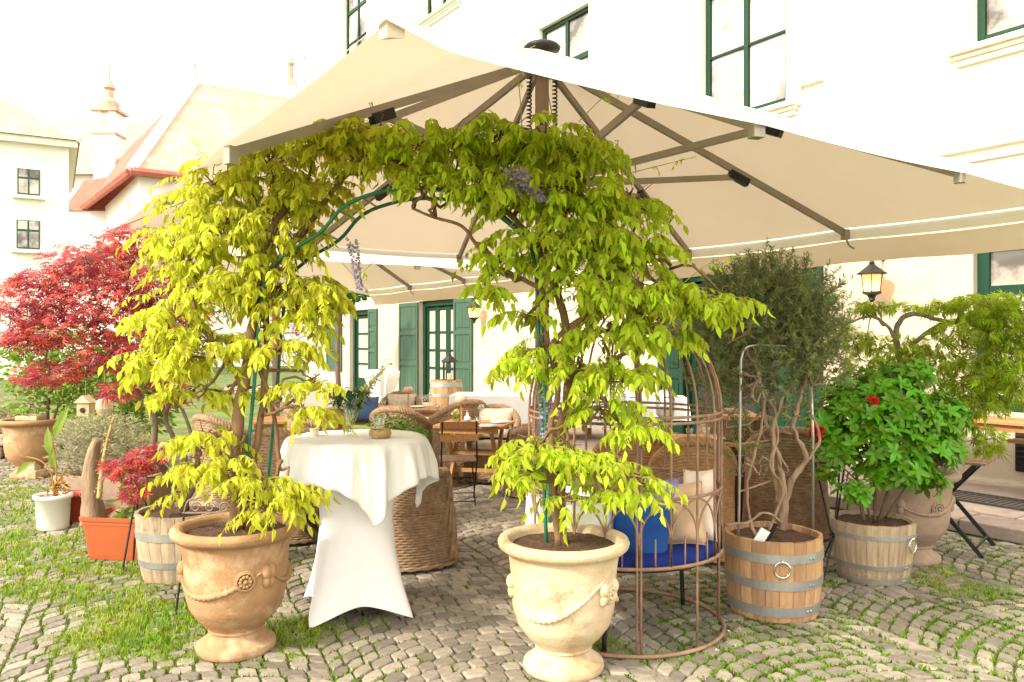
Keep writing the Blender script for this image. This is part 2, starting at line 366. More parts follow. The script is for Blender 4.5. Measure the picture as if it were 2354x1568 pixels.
# ================================================================ the setting: ground, cobbles, sidewalk
def sheet(name, x0, x1, y0, y1, z, m, parent=None):
    b = MB(); b.add([(x0, y0, z), (x1, y0, z), (x1, y1, z), (x0, y1, z)], [(0, 1, 2, 3)]); return part(name, b, m, parent)
g = sheet('ground', -400, 400, -60, 700, -.016, M['ground']); tag(g, 'soil and sand under the cobbles', kind='structure')

def in_view(x, y, mg=.7): return y > 2.6 and abs(x) < y * .645 + mg
pav = bpy.data.objects.new('cobbled_pavement', None); COL.objects.link(pav); tag(pav, 'small granite setts laid in arcs with grassy joints', kind='structure')
ca, sa = math.cos(R(24)), math.sin(R(24))
stones = []; PW, RH, ARC = 1.55, .108, .30
def warp(a, b):
    k = math.floor(a / PW); t = (a / PW - k) * 2 - 1
    bb = b - ARC * t * t + .012 * noise.noise(Vector((a * 2, b * 2, 0)))
    aa = a + .014 * noise.noise(Vector((a * 2, b * 2, 7)))
    return Vector((aa * ca - bb * sa, aa * sa + bb * ca + 2))
for seg in range(-14, 15):
    for row in range(-110, 190):
        b0 = row * RH; a = seg * PW; endA = a + PW; bb = b0
        x, y = warp(a + PW / 2, b0)
        if not in_view(x, y, 2) or y > 13.6: continue
        while a < endA - .03:
            w = random.uniform(.085, .135)
            if endA - (a + w) < .06: w = endA - a
            x, y = warp(a + w / 2, b0 + RH / 2)
            if in_view(x, y) and y < 13.2 and (.8244 * x + .566 * y) < 7.22:
                hh = RH; c = [warp(a + .0, b0), warp(a + w * .999, b0), warp(a + w * .999, b0 + hh), warp(a, b0 + hh)]
                stones.append((x, y, c))
            a += w
random.shuffle(stones); stones.sort(key=lambda s: (s[0] ** 2 + s[1] ** 2) if s[1] > 3.85 and abs(s[0]) < s[1] * .645 else 1e6 + s[0] ** 2 + s[1] ** 2)
JOINT = []
def stone_into(mb, c, near, org=Vector((0, 0))):
    cen = (c[0] + c[1] + c[2] + c[3]) / 4
    jt = random.uniform(.045, .09); top = random.uniform(-.004, .005); tl = Vector((random.uniform(-.05, .05), random.uniform(-.05, .05)))
    q = [p.lerp(cen, jt) + Vector((random.uniform(-.005, .005), random.uniform(-.005, .005))) for p in c]
    def ring(k, z, corner):
        out = []
        for i in range(4):
            p = q[i].lerp(cen, k); pa = q[i - 1].lerp(cen, k); pb = q[(i + 1) % 4].lerp(cen, k)
            if corner:
                for o_ in (pa, pb): r_ = p.lerp(o_, corner); out.append(Vector((r_.x - org.x, r_.y - org.y, z + tl.dot(r_ - cen))))
            else: out.append(Vector((p.x - org.x, p.y - org.y, z + tl.dot(p - cen))))
        return out
    mb.tint = random.random()
    if near:
        a, b, t = ring(0, -.03, .09), ring(.02, top - .010, .10), ring(.14, top, .16); n = 8
    else:
        a, b, t = ring(0, -.03, 0), ring(.03, top - .006, 0), ring(.16, top, 0); n = 4
    fs = [(i, (i + 1) % n, n + (i + 1) % n, n + i) for i in range(n)] + [(n + i, n + (i + 1) % n, 2 * n + (i + 1) % n, 2 * n + i) for i in range(n)] + [tuple(range(2 * n, 3 * n))]
    mb.add(a + b + t, fs)
for x, y, c in stones[:300]:
    mb = MB(); stone_into(mb, c, True, Vector((x, y))); part('paving_stone', mb, M['cobble'], pav, loc=(x, y, 0))
mb = MB()
for x, y, c in stones[300:]: stone_into(mb, c, y < 8)
part('paving_stones', mb, M['cobble'], pav, kind='stuff')

# sidewalk of flagstones along the building
sw = bpy.data.objects.new('sidewalk', None); COL.objects.link(sw); tag(sw, 'raised sidewalk of worn flagstones along the building', kind='structure')
sw.rotation_euler = (0, 0, BROT)
x = -29.0
sb = MB(); sb.box((-12, 8.5, .035), (40, 2.3, .10)); part('bed', sb, M['ground'], sw)
def flag(x0, x1, y0, y1, z):
    b = MB(); w, d = x1 - x0 - .014, y1 - y0 - .014; b.box((0, 0, -.06), (w, d, .12), tp=.99)
    o = part('flagstone', b, M['slab'], sw, loc=((x0 + x1) / 2, (y0 + y1) / 2, z)); bevel(o, .012, 2)
for r0, r1 in ((7.30, 7.72), (7.72, 8.5), (8.5, 9.62)):
    x = -14.0 + random.random()
    while x < 1:
        w = random.uniform(.7, 1.3) * (1.1 if r0 < 7.5 else 1.0); flag(x, x + w, r0, r1, .115 + random.uniform(-.004, .006)); x += w
b = MB(); b.box((-21, 8.46, .055), (14, 2.32, .12)); part('far_slab', b, M['slab'], sw)
# iron drain grate let into the sidewalk, right of the folding table
dg = thing('drain_grate', 'dark iron grate lying on the flagstones under the wooden table', 'grate', uv(3.9, 8.35, .124), BROT)
b = MB()
for i in range(26): b.box((-.75 + i * .06, 0, .008), (.014, .46, .012))
b.box((0, -.24, .008), (1.56, .025, .014)); b.box((0, .24, .008), (1.56, .025, .014))
part('grating', b, M['grate'], dg)

# grass: tufts in patches and thin lines in the joints
def patch(x, y):
    n = .8 * noise.noise(Vector((x * 1.1, y * 1.1, 3))) + .8 * noise.noise(Vector((x * 3.1, y * 3.1, 9)))
    b = -.86
    if x < -.55: b += min(.62, (-.55 - x) * .42)
    if x < -1.0 and y < 4.1: b -= .15
    for cx, cy, r_, k in ((-1.05, 4.75, .38, .8), (-2.0, 4.75, .55, .8), (-1.45, 4.05, .5, .35), (.75, 4.55, .5, .62), (.35, 4.25, .35, .55), (2.9, 5.5, .5, .8), (3.3, 5.9, .5, .7), (2.0, 4.7, .4, .35), (-2.6, 5.5, .8, .5), (-5, 8.2, 2.6, .75), (-3.4, 6.7, 1.0, .5), (1.0, 3.9, .3, .3)):
        b += k * math.exp(-((x - cx) ** 2 + (y - cy) ** 2) / r_ ** 2)
    if -.75 < x < .25 and y > 4.2: b -= .8
    if x < -.8 and 4.5 < y < 7 and x > -1.0: b -= .2
    return n + b
G = Leaves()
def blade(x, y, h):
    d = Vector((random.gauss(0, .45), random.gauss(0, .45), 1)); G.add((x, y, -.012), d, (random.gauss(0, 1), random.gauss(0, 1), .1), h, random.random())
MO = Leaves()
def mossy(x, y, h): MO.add((x, y, -.012), (random.gauss(0, .7), random.gauss(0, .7), 1), rv(1), h, random.random())
for _ in range(60000):
    y = 3.6 + 9.5 * random.random() ** 1.7; x = random.uniform(-1, 1) * (y * .645 + .3)
    if .8244 * x + .566 * y > 7.2: continue
    p = patch(x, y)
    if p > -.0 and random.random() < min(1, .25 + p * 5):
        k = 5 if y < 7 else 3
        hgt = .014 + min(.024, .04 * max(0, p))
        for _k in range(k): blade(x + random.gauss(0, .012), y + random.gauss(0, .012), random.uniform(.7, 1.4) * hgt * (1 + .05 * y))
for x, y, c in stones:
    if y > 9.5: continue
    lush = .18
    if x > .9: lush = .80 + .5 * noise.noise(Vector((x, y, 1)))
    if x < -.6: lush = .6
    if -.75 < x < .6 and y > 4.3: lush = .05
    if x > .9 and y > 5.2: lush *= .55
    for i in range(4):
        if random.random() < lush * .8:
            a_, b_ = c[i], c[(i + 1) % 4]
            for _k in range(random.randint(8, 22) if y < 6.5 else 6):
                t = random.random(); q = a_.lerp(b_, t); mossy(q.x + random.gauss(0, .005), q.y + random.gauss(0, .005), random.uniform(.013, .034) * (1.15 if x > .9 else .9))
for (tx, ty, tn, th) in ((*gp(1780, 1415)[:2], 26, .20), (*gp(1330, 1530)[:2], 40, .05), (*gp(1900, 1350)[:2], 40, .06), (*gp(1690, 1465)[:2], 60, .05)):
    for _ in range(tn): blade(tx + random.gauss(0, .03), ty + random.gauss(0, .02), th * random.uniform(.5, 1.2))
go = G.build(needle_t(.075), M['grass'], None, (0, 0, 0), 0, jname='grass'); tag(go, 'short green grass and weeds growing between the cobbles', kind='stuff')

mo = MO.build(needle_t(.22), M['moss'], None, (0, 0, 0), 0, jname='moss'); tag(mo, 'low moss and sprouting weeds filling the joints of the setts', kind='stuff')

# ================================================================ the restaurant building
bl = thing('restaurant_building', 'long white building with green framed windows and shutters behind the parasols', 'building', (0, 0, 0), BROT)
X0, X1, TOP = -26.5, 1.0, 15.0
win_holes = []         # (x0,x1,z0,z1)
def hole(px0, px1, z0, z1): h = (wx(px0), wx(px1), z0, z1); win_holes.append(h); return h
hA = hole(1612, 1806, 5.12, 8.05)
hB = (hA[0] - 4.35, hA[1] - 4.35, 5.12, 8.05); win_holes.append(hB)
hC = (wx(2236), wx(2236) + 1.6, 5.15, 8.05); win_holes.append(hC)
hD = (-17.95, -16.35, 9.85, 12.2); win_holes.append(hD)
hE = (-23.2, -21.5, 9.85, 12.6); win_holes.append(hE)
hF = (wx(2236), wx(2236) + 1.75, .90, 2.88); win_holes.append(hF)
hG = (wx(1560), wx(1840), .12, 2.80); win_holes.append(hG)          # big doorway
hH = (wx(962), wx(1046), .12, 2.72); win_holes.append(hH)           # middle doorway
hI = (wx(803), wx(848), .12, 2.62); win_holes.append(hI)            # far window
xs = sorted({X0, X1} | {h[0] for h in win_holes} | {h[1] for h in win_holes}); zs = sorted({0, 3.35, TOP} | {h[2] for h in win_holes} | {h[3] for h in win_holes})
wb, wc = MB(), MB(); DEP = .32
for i in range(len(xs) - 1):
    for j in range(len(zs) - 1):
        xm, zm = (xs[i] + xs[i + 1]) / 2, (zs[j] + zs[j + 1]) / 2
        if any(h[0] < xm < h[1] and h[2] < zm < h[3] for h in win_holes): continue
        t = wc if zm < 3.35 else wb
        t.add([(xs[i], WV, zs[j]), (xs[i + 1], WV, zs[j]), (xs[i + 1], WV, zs[j + 1]), (xs[i], WV, zs[j + 1])], [(0, 1, 2, 3)])
for h in win_holes:                                     # reveals
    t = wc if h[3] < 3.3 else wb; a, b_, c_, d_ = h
    t.add([(a, WV, c_), (a, WV + DEP, c_), (a, WV + DEP, d_), (a, WV, d_)], [(0, 1, 2, 3)])
    t.add([(b_, WV, c_), (b_, WV, d_), (b_, WV + DEP, d_), (b_, WV + DEP, c_)], [(0, 1, 2, 3)])
    t.add([(a, WV, d_), (a, WV + DEP, d_), (b_, WV + DEP, d_), (b_, WV, d_)], [(0, 1, 2, 3)])
    t.add([(a, WV, c_), (b_, WV, c_), (b_, WV + DEP, c_), (a, WV + DEP, c_)], [(0, 1, 2, 3)])
wb.add([(X0, WV, 0), (X0, WV, TOP), (X0, WV + 10, TOP), (X0, WV + 10, 0)], [(0, 1, 2, 3)])
wb.add([(X1, WV, 0), (X1, WV + 10, 0), (X1, WV + 10, TOP), (X1, WV, TOP)], [(0, 1, 2, 3)])
wb.add([(X0, WV, TOP), (X1, WV, TOP), (X1, WV + 10, TOP), (X0, WV + 10, TOP)], [(0, 1, 2, 3)])
part('upper_wall', wb, M['plaster'], bl); part('lower_wall', wc, M['cream'], bl)  # lower wall has parasol shade painted into its plaster colour
b = MB(); b.box(((X0 + X1) / 2, WV + 2.2, 1.6), (X1 - X0 - .4, 3.2, 3.0)); 
def window(h, nx=2, zt=(.0,), frame=.07, gm='pane', curtain=False, y=WV + .14):
    a, b_, c_, d_ = h; w, hh = b_ - a, d_ - c_; xm = (a + b_) / 2
    m = MB(); y0 = y
    for x_ in (a + frame / 2, b_ - frame / 2): m.box((x_, y0, (c_ + d_) / 2), (frame, .09, hh - .002))
    for z_ in (c_ + frame / 2, d_ - frame / 2): m.box((xm, y0, z_), (w - 2 * frame - .002, .09, frame))
    wo_ = part('window', m, M['green'], bl); bevel(wo_, .006)
    for k in range(1, nx):
        q = MB(); q.box((a + w * k / nx, y0 - .003, (c_ + d_) / 2), (.085, .08, hh - 2 * frame - .002)); bevel(part('mullion', q, M['green'], wo_), .006)
    for f in zt:
        q = MB(); thick = .10 if f > .6 else .035
        for k in range(nx):
            xa = a + w * k / nx + .045 + (frame - .045 if k == 0 else 0); xb = a + w * (k + 1) / nx - .045 - (frame - .045 if k == nx - 1 else 0)
            q.box(((xa + xb) / 2, y0, c_ + hh * f), (xb - xa, .06, thick))
        part('glazing_bar', q, M['green'], wo_)
    cuts = [0] + list(zt) + [1]
    for k in range(nx):
        for j in range(len(cuts) - 1):
            q = MB(); xa = a + w * k / nx + .03; xb = a + w * (k + 1) / nx - .03
            q.box(((xa + xb) / 2, y0 + .012, c_ + hh * (cuts[j] + cuts[j + 1]) / 2), (xb - xa, .008, hh * (cuts[j + 1] - cuts[j]) - .03)); part('pane', q, M[gm], wo_)
    q = MB(); q.box((xm, y0 + .15, (c_ + d_) / 2), (w - .02, .02, hh - .02)); part('curtain' if curtain else 'dark_backing', q, M['curtain' if curtain else 'dark'], wo_)  # without a curtain, a dark sheet closes the opening behind the panes
    return wo_
for h in (hA, hB, hC): window(h, 2, (.36, .70), .085)
window(hD, 2, (.35, .7), .08); window(hE, 2, (.35, .7), .08)
window(hF, 2, (.36, .70), .13)
def sill(a, b_, z, big=False):
    m = MB(); m.box(((a + b_) / 2, WV - .09, z), (b_ - a + .5, .19, .045)); m.box(((a + b_) / 2, WV - .055, z - .05), (b_ - a + .42, .11, .055)); m.box(((a + b_) / 2, WV - .035, z - .11), (b_ - a + .36, .07, .065))
    bevel(part('window_sill', m, M['trimw'], bl), .01)
for h in (hA, hB, hC, hD, hE): sill(h[0], h[1], h[2] - .1)
for h in (hA, hB, hC):                                   # raised plaster surrounds beside the windows
    for x_ in (h[0] - .22, h[1] + .22): b = MB(); b.box((x_, WV - .018, 6.6), (.10, .036, 3.2)); part('window_surround', b, M['trimw'], bl)
for x_ in (wx(1868), wx(1868) - 4.35, wx(1868) + 4.35):
    b = MB(); b.box((x_, WV - .025, 7.62), (.26, .05, 4.6)); b.box((x_, WV - .05, 5.28), (.36, .10, .08)); part('pilaster', b, M['trimw'], bl)
b = MB(); b.box(((X0 + X1) / 2, WV - .05, 3.95), (X1 - X0, .10, .10)); b.box(((X0 + X1) / 2, WV - .03, 3.80), (X1 - X0, .06, .06)); bevel(part('string_course', b, M['trimw'], bl), .01)
b = MB(); b.box(((X0 + X1) / 2, WV - .25, TOP - .2), (X1 - X0, .5, .4)); part('cornice', b, M['trimw'], bl)
b = MB(); b.add([(X0, WV - .5, TOP), (X1, WV - .5, TOP), (X1, WV + 5, TOP + 4.5), (X0, WV + 5, TOP + 4.5), (X1, WV + 10, TOP), (X0, WV + 10, TOP)], [(0, 1, 2, 3), (3, 2, 4, 5), (0, 3, 5), (1, 4, 2)]); part('roof', b, M['roofred'], bl)
# shutters: louvred / panelled leaves folded back on the wall
def shutter(x0, x1, z0, z1, m='green', y=WV - .035):
    w, hh = x1 - x0, z1 - z0; b = MB(); st = .085
    for x_ in (x0 + st / 2, x1 - st / 2): b.box((x_, y, (z0 + z1) / 2), (st, .045, hh))
    cuts = [0, .34, .46, .98]
    for z_ in (z0 + .06, z0 + hh * .36, z0 + hh * .68, z1 - .05): b.box(((x0 + x1) / 2, y, z_), (w - 2 * st, .043, .10))
    o = part('shutter', b, M[m], bl); bevel(o, .006)
    q = MB(); q.box(((x0 + x1) / 2, y + .008, (z0 + z1) / 2), (w - 2 * st + .01, .012, hh - .04)); part('shutter_panel', q, M[m], o)
    for k in range(3):
        za = z0 + hh * (.0, .36, .68)[k] + .12; zb = z0 + hh * (.36, .68, 1.0)[k] - .11; nb = 4
        for i in range(nb):
            q = MB(); xx = x0 + st + .02 + (w - 2 * st - .04) * (i + .5) / nb
            q.box((xx, y - .006, (za + zb) / 2), ((w - 2 * st - .04) / nb - .008, .016, zb - za)); part('board', q, M[m], o)
    return o
shutter(wx(1796), wx(1893), .2, 2.80); shutter(wx(1516), wx(1574), .2, 2.80)
shutter(wx(920), wx(963), .2, 2.70, 'green2'); shutter(wx(1046), wx(1088), .2, 2.70, 'green2')
shutter(wx(753), wx(787), .75, 2.62, 'green2'); shutter(wx(849), wx(869), .75, 2.62, 'green2')
def doorset(h, leaves, gm='pane'):
    a, b_, c_, d_ = h; m = MB(); y = WV + .18
    for x_ in (a + .06, b_ - .06): m.box((x_, y, (c_ + d_) / 2), (.12, .12, d_ - c_))
    m.box(((a + b_) / 2, y, d_ - .07), (b_ - a - .25, .12, .14))
    o = part('door', m, M['green'], bl); bevel(o, .006)
    for i in range(leaves):
        xa = a + .12 + (b_ - a - .24) * i / leaves; xb = a + .12 + (b_ - a - .24) * (i + 1) / leaves
        q = MB()
        for x_ in (xa + .05, xb - .05): q.box((x_, y + .02, (c_ + d_) / 2 - .07), (.095, .05, d_ - c_ - .16))
        for z_ in (c_ + .25, c_ + .9, c_ + 1.35, c_ + 1.8, d_ - .2): q.box(((xa + xb) / 2, y + .02, z_), (xb - xa - .2, .045, .45 if z_ < c_ + .3 else .05))
        part('door_leaf', q, M['green'], o)
        q = MB(); q.box(((xa + xb) / 2, y + .03, (c_ + d_) / 2 + .1), (xb - xa - .18, .01, d_ - c_ - .7)); part('pane', q, M[gm], o)
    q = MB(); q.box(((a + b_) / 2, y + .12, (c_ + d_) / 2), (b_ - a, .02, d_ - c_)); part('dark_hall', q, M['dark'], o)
doorset(hG, 3, 'dark'); doorset(hH, 3, 'curtain'); doorset(hI, 1, 'curtain')
b = MB(); b.box((wx(2340) + .25, WV - .004, .53), (.55, .03, .55)); vent = part('cellar_vent', b, M['dark'], bl)
b = MB()
for i in range(9): b.box((wx(2340) + .25, WV - .03, .30 + i * .057), (.53, .02, .03), rx=.5)
part('louvre', b, M['black'], vent)

# ================================================================ wall lanterns
def wall_lantern(px, py, label):
    lx = wx(px) ; z = wz(px, py); p = -lx
    t = thing('wall_lantern', label, 'lantern', uv(p, WV - .26, z), BROT, 'lit wall lanterns on the restaurant wall'); t.scale = (1.18,) * 3
    b = MB(); b.lathe([(.001, .155), (.02, .15), (.05, .12), (.125, .06), (.15, .045), (.15, .035), (.115, .03)], 12); b.lathe([(.001, .21), (.018, .20), (.02, .17), (.035, .15)], 10)
    part('hood', b, M['black'], t)
    b = MB(); b.lathe([(.112, .028), (.085, -.16)], 6); part('glass_body', b, M['lglass'], t)
    b = MB()
    for k in range(6):
        a = math.pi * 2 * k / 6; b.tube([(.115 * math.cos(a), .115 * math.sin(a), .03), (.088 * math.cos(a), .088 * math.sin(a), -.165)], .006, 4)
    b.lathe([(.092, -.15), (.095, -.17), (.05, -.19), (.03, -.22), (.035, -.24), (.001, -.27)], 12); part('cage_frame', b, M['black'], t)
    b = MB(); b.ball((0, 0, -.03), .032, 8); part('bulb', b, M['bulb'], t)
    b = MB(); b.tube(smoothpath([(0, 0, .2), (0, .02, .26), (0, .09, .29), (0, .16, .26), (0, .2, .2), (0, .25, .2)], 4), .014, 6)
    b.lathe([(.001, -.0), (.07, .0), (.07, .02), (.05, .03)], 14, (0, 0, 0)); 
    vs_ = b.v[-56:]; b.v[-56:] = [(q[0], .255 - q[2], .2 + q[1]) for q in vs_]
    part('bracket', b, M['black'], t, True)
    li = bpy.data.lights.new('lantern_light', 'POINT'); li.energy = 5; li.color = (1, .6, .28); li.shadow_soft_size = .04
    lo = bpy.data.objects.new('lantern_light', li); COL.objects.link(lo); lo.parent = t; lo.location = (0, 0, -.10)
wall_lantern(2030, 640, 'lit black carriage lantern on the wall between the big green doors and the window')
wall_lantern(1112, 712, 'lit black carriage lantern on the wall beside the shuttered middle door')

# ================================================================ far buildings and towers
def poly(name, vs_, fs_, m, parent): b = MB(); b.add(vs_, fs_); return part(name, b, m, parent)
# steep roofed church-like building
K0 = at(320, 400, 49.0); EZ = K0.z
def kp(a, b_, z): return Vector((K0.x, K0.y, 0)) + UD * a + VD * b_ + Vector((0, 0, z))
sb_ = thing('steep_roofed_building', 'pale building with a steep red hip roof far beyond the maple', 'building', (K0.x, K0.y, 0))
o0 = Vector((K0.x, K0.y, 0))
def rel(l): return [p - o0 for p in l]
poly('wall', rel([kp(0, 0, 0), kp(38, 0, 0), kp(38, 0, EZ), kp(0, 0, EZ), kp(0, 34, 0), kp(0, 34, EZ), kp(38, 34, 0), kp(38, 34, EZ)]), [(1, 0, 3, 2), (0, 4, 5, 3), (4, 6, 7, 5), (6, 1, 2, 7)], M['facade'], sb_)
AP = at(447, 190, 61)
E = .6
ra, rb_, rc, rd = kp(-E, -E, EZ), kp(38, -E, EZ), AP, kp(10, 34, 21.4)
mid1 = kp(2.3, 1.2, EZ + 2.9)
rb_ = at(98, 548, 80); poly('roof_side', rel([ra, rb_, rc, at(303, 333, 64), at(205, 448, 71)]), [(0, 2, 3), (0, 3, 4), (0, 4, 1)], M['roofred'], sb_)
poly('roof_front', rel([ra, rc, rd, kp(-E, 34, EZ)]), [(0, 3, 2, 1)], M['roofcream'], sb_)
b = MB(); b.tube([p - o0 for p in (ra, AP)], .35, 6); b.tube([p - o0 for p in (AP, rd)], .3, 6); part('ridge_tiles', b, M['facade'], sb_)
b = MB(); b.tube([p - o0 for p in (ra, rb_)], .28, 6); b.tube([p - o0 for p in (ra, kp(-E, 34, EZ))], .28, 6); part('eave_moulding', b, M['roofred'], sb_)
b = MB(); b.lathe([(.25, 0), (.3, .5), (.12, 1.0), (.2, 1.4), (.05, 1.8), (.04, 2.6)], 8, AP - o0); part('finial', b, M['copper'], sb_)
# left house
h0 = at(158, 340, 36); hz = h0.z; ho = Vector((h0.x, h0.y, 0)); HR = R(30)
lh = thing('corner_house', 'white corner house with two small casement windows at the photo edge', 'building', ho, HR)
def hl(px, py):
    t = (px - CX) / F; s_ = (36 * t - ho.x) / (math.cos(HR) - math.sin(HR) * t); Y = 36 + math.sin(HR) * s_; return s_, H + (CY - py) / F * Y
b = MB(); b.box((-7, 6, hz / 2), (14, 12, hz)); part('wall', b, M['facade'], lh)
b = MB(); b.box((-7, 6, hz + .12), (14.7, 12.7, .3)); part('eave', b, M['trimw'], lh)
b = MB(); b.add([(-14.4, -.5, hz + .27), (.45, -.5, hz + .27), (.45, 12.5, hz + .27), (-14.4, 12.5, hz + .27), (-3.6, 5, hz + 3.6), (-14.4, 5, hz + 3.6)], [(0, 1, 4, 5), (1, 2, 4), (2, 3, 5, 4), (3, 0, 5)]); part('roof', b, M['roofcream'], lh)
b = MB(); b.tube([(.45, -.5, hz + .3), (-3.6, 5, hz + 3.65)], .13, 6); part('hip_tiles', b, M['facade'], lh)
def farwin(px0, px1, py0, py1):
    (x0, z1), (x1, _) = hl(px0, py0), hl(px1, py0); _, z0 = hl(px0, py1); w, hh = x1 - x0, z1 - z0
    b = MB(); b.box(((x0 + x1) / 2, -.02, (z0 + z1) / 2), (w, .06, hh)); wn = part('window', b, M['green2'], lh)
    for i in range(2):
        for j, (f0, f1) in enumerate(((.02, .62), (.66, .98))):
            q = MB(); q.box((x0 + w * (.26 + .48 * i), -.07, z0 + hh * (f0 + f1) / 2), (w * .40, .04, hh * (f1 - f0) * .92)); part('pane', q, M['pane'], wn)
    b = MB(); b.box(((x0 + x1) / 2, -.12, z0 - .12), (w + .4, .25, .14)); part('sill', b, M['trimw'], wn)
farwin(40, 92, 387, 446); farwin(38, 92, 505, 571)
# low roof between
lr = thing('low_roofed_house', 'low house with red roof between the corner house and the steep roof', 'house', Vector((at(190, 784, 60).x, 60, 0)))
b = MB(); e0 = at(190, 480, 60).z; r0 = at(190, 372, 60).z
b.box((0, 4, e0 / 2), (3.6, 6, e0)); part('wall', b, M['facade'], lr)
b = MB(); b.add([(-2.0, .8, e0), (2.2, .8, e0), (2.2, 4, r0), (-2.0, 4, r0 - .6), (-2.0, 7.2, e0), (2.2, 7.2, e0)], [(0, 1, 2, 3), (3, 2, 5, 4), (0, 3, 4), (1, 5, 2)]); part('roof', b, M['roofred'], lr)
# long pale roof behind
q1 = Vector((at(190, 784, 90).x, 90, 0)); pr = thing('pale_roofed_hall', 'long hall with pale tiled roof behind the small turret', 'building', q1)
ez, rz_ = at(0, 400, 90).z, at(0, 238, 90).z
b = MB(); b.box((0, 8, ez / 2), (20, 14, ez)); part('wall', b, M['facade'], pr)
b = MB(); b.add([(-12, 0, ez), (11, 0, ez), (8, 8, rz_), (-12, 8, rz_ + .5), (11, 16, ez), (-12, 16, ez)], [(0, 1, 2, 3), (1, 4, 2), (2, 4, 5, 3)]); part('roof', b, M['roofcream'], pr)
# turret
q2 = Vector((at(252, 784, 66).x, 66, 0)); tu = thing('bell_turret', 'small square bell turret with red trim left of the steep roof', 'tower', q2)
za, zb = at(0, 380, 66).z, at(0, 262, 66).z
b = MB(); b.box((0, 0, zb / 2), (1.75, 1.75, zb)); part('shaft', b, M['facade'], tu)
b = MB(); b.box((0, 0, zb + .1), (2.2, 2.2, .22)); b.box((0, 0, (za + zb) / 2 + .3), (1.95, 1.95, .15)); part('cornice', b, M['roofcream'], tu)  # trim and cap toned pale, haze painted into their colour
b = MB(); b.box((0, -.89, (za + zb) / 2 + 1.5), (.5, .05, 1.4)); part('louvre_opening', b, M['curtain'], tu)
b = MB(); b.lathe([(.8, zb + .2), (.75, zb + .9), (.35, zb + 1.3), (.3, zb + 1.9), (.5, zb + 2.1), (.1, zb + 2.9), (.04, zb + 4.4)], 10); part('cap', b, M['roofcream'], tu)
# spire and chimney far right of them
q3 = Vector((at(712, 784, 95).x, 95, 0)); sp = thing('church_spire', 'slim green copper spire peeking over the parasol edge', 'tower', q3)
zc = at(0, 190, 95).z
b = MB(); b.box((0, 0, zc / 2), (1.6, 1.6, zc)); part('shaft', b, M['facade'], sp)
b = MB(); b.lathe([(1.1, zc), (.9, zc + .8), (.5, zc + 1.3), (.5, zc + 2.6), (.8, zc + 2.9), (.35, zc + 3.6), (.12, zc + 7.5), (.02, zc + 8.5)], 8); part('spire', b, M['copper'], sp)
q4 = Vector((at(668, 784, 80).x, 80, 0)); ch = thing('rooftop_statue_tower', 'tiny pale tower topped by a finial left of the copper spire', 'tower', q4)
zd = at(0, 200, 80).z
b = MB(); b.box((0, 0, zd / 2), (1.2, 1.2, zd)); part('shaft', b, M['facade'], ch)
b = MB(); b.lathe([(.7, zd), (.3, zd + .8), (.25, zd + 2), (.4, zd + 2.3), (.2, zd + 3), (.03, zd + 3.6)], 8); part('finial', b, M['roofcream'], ch)

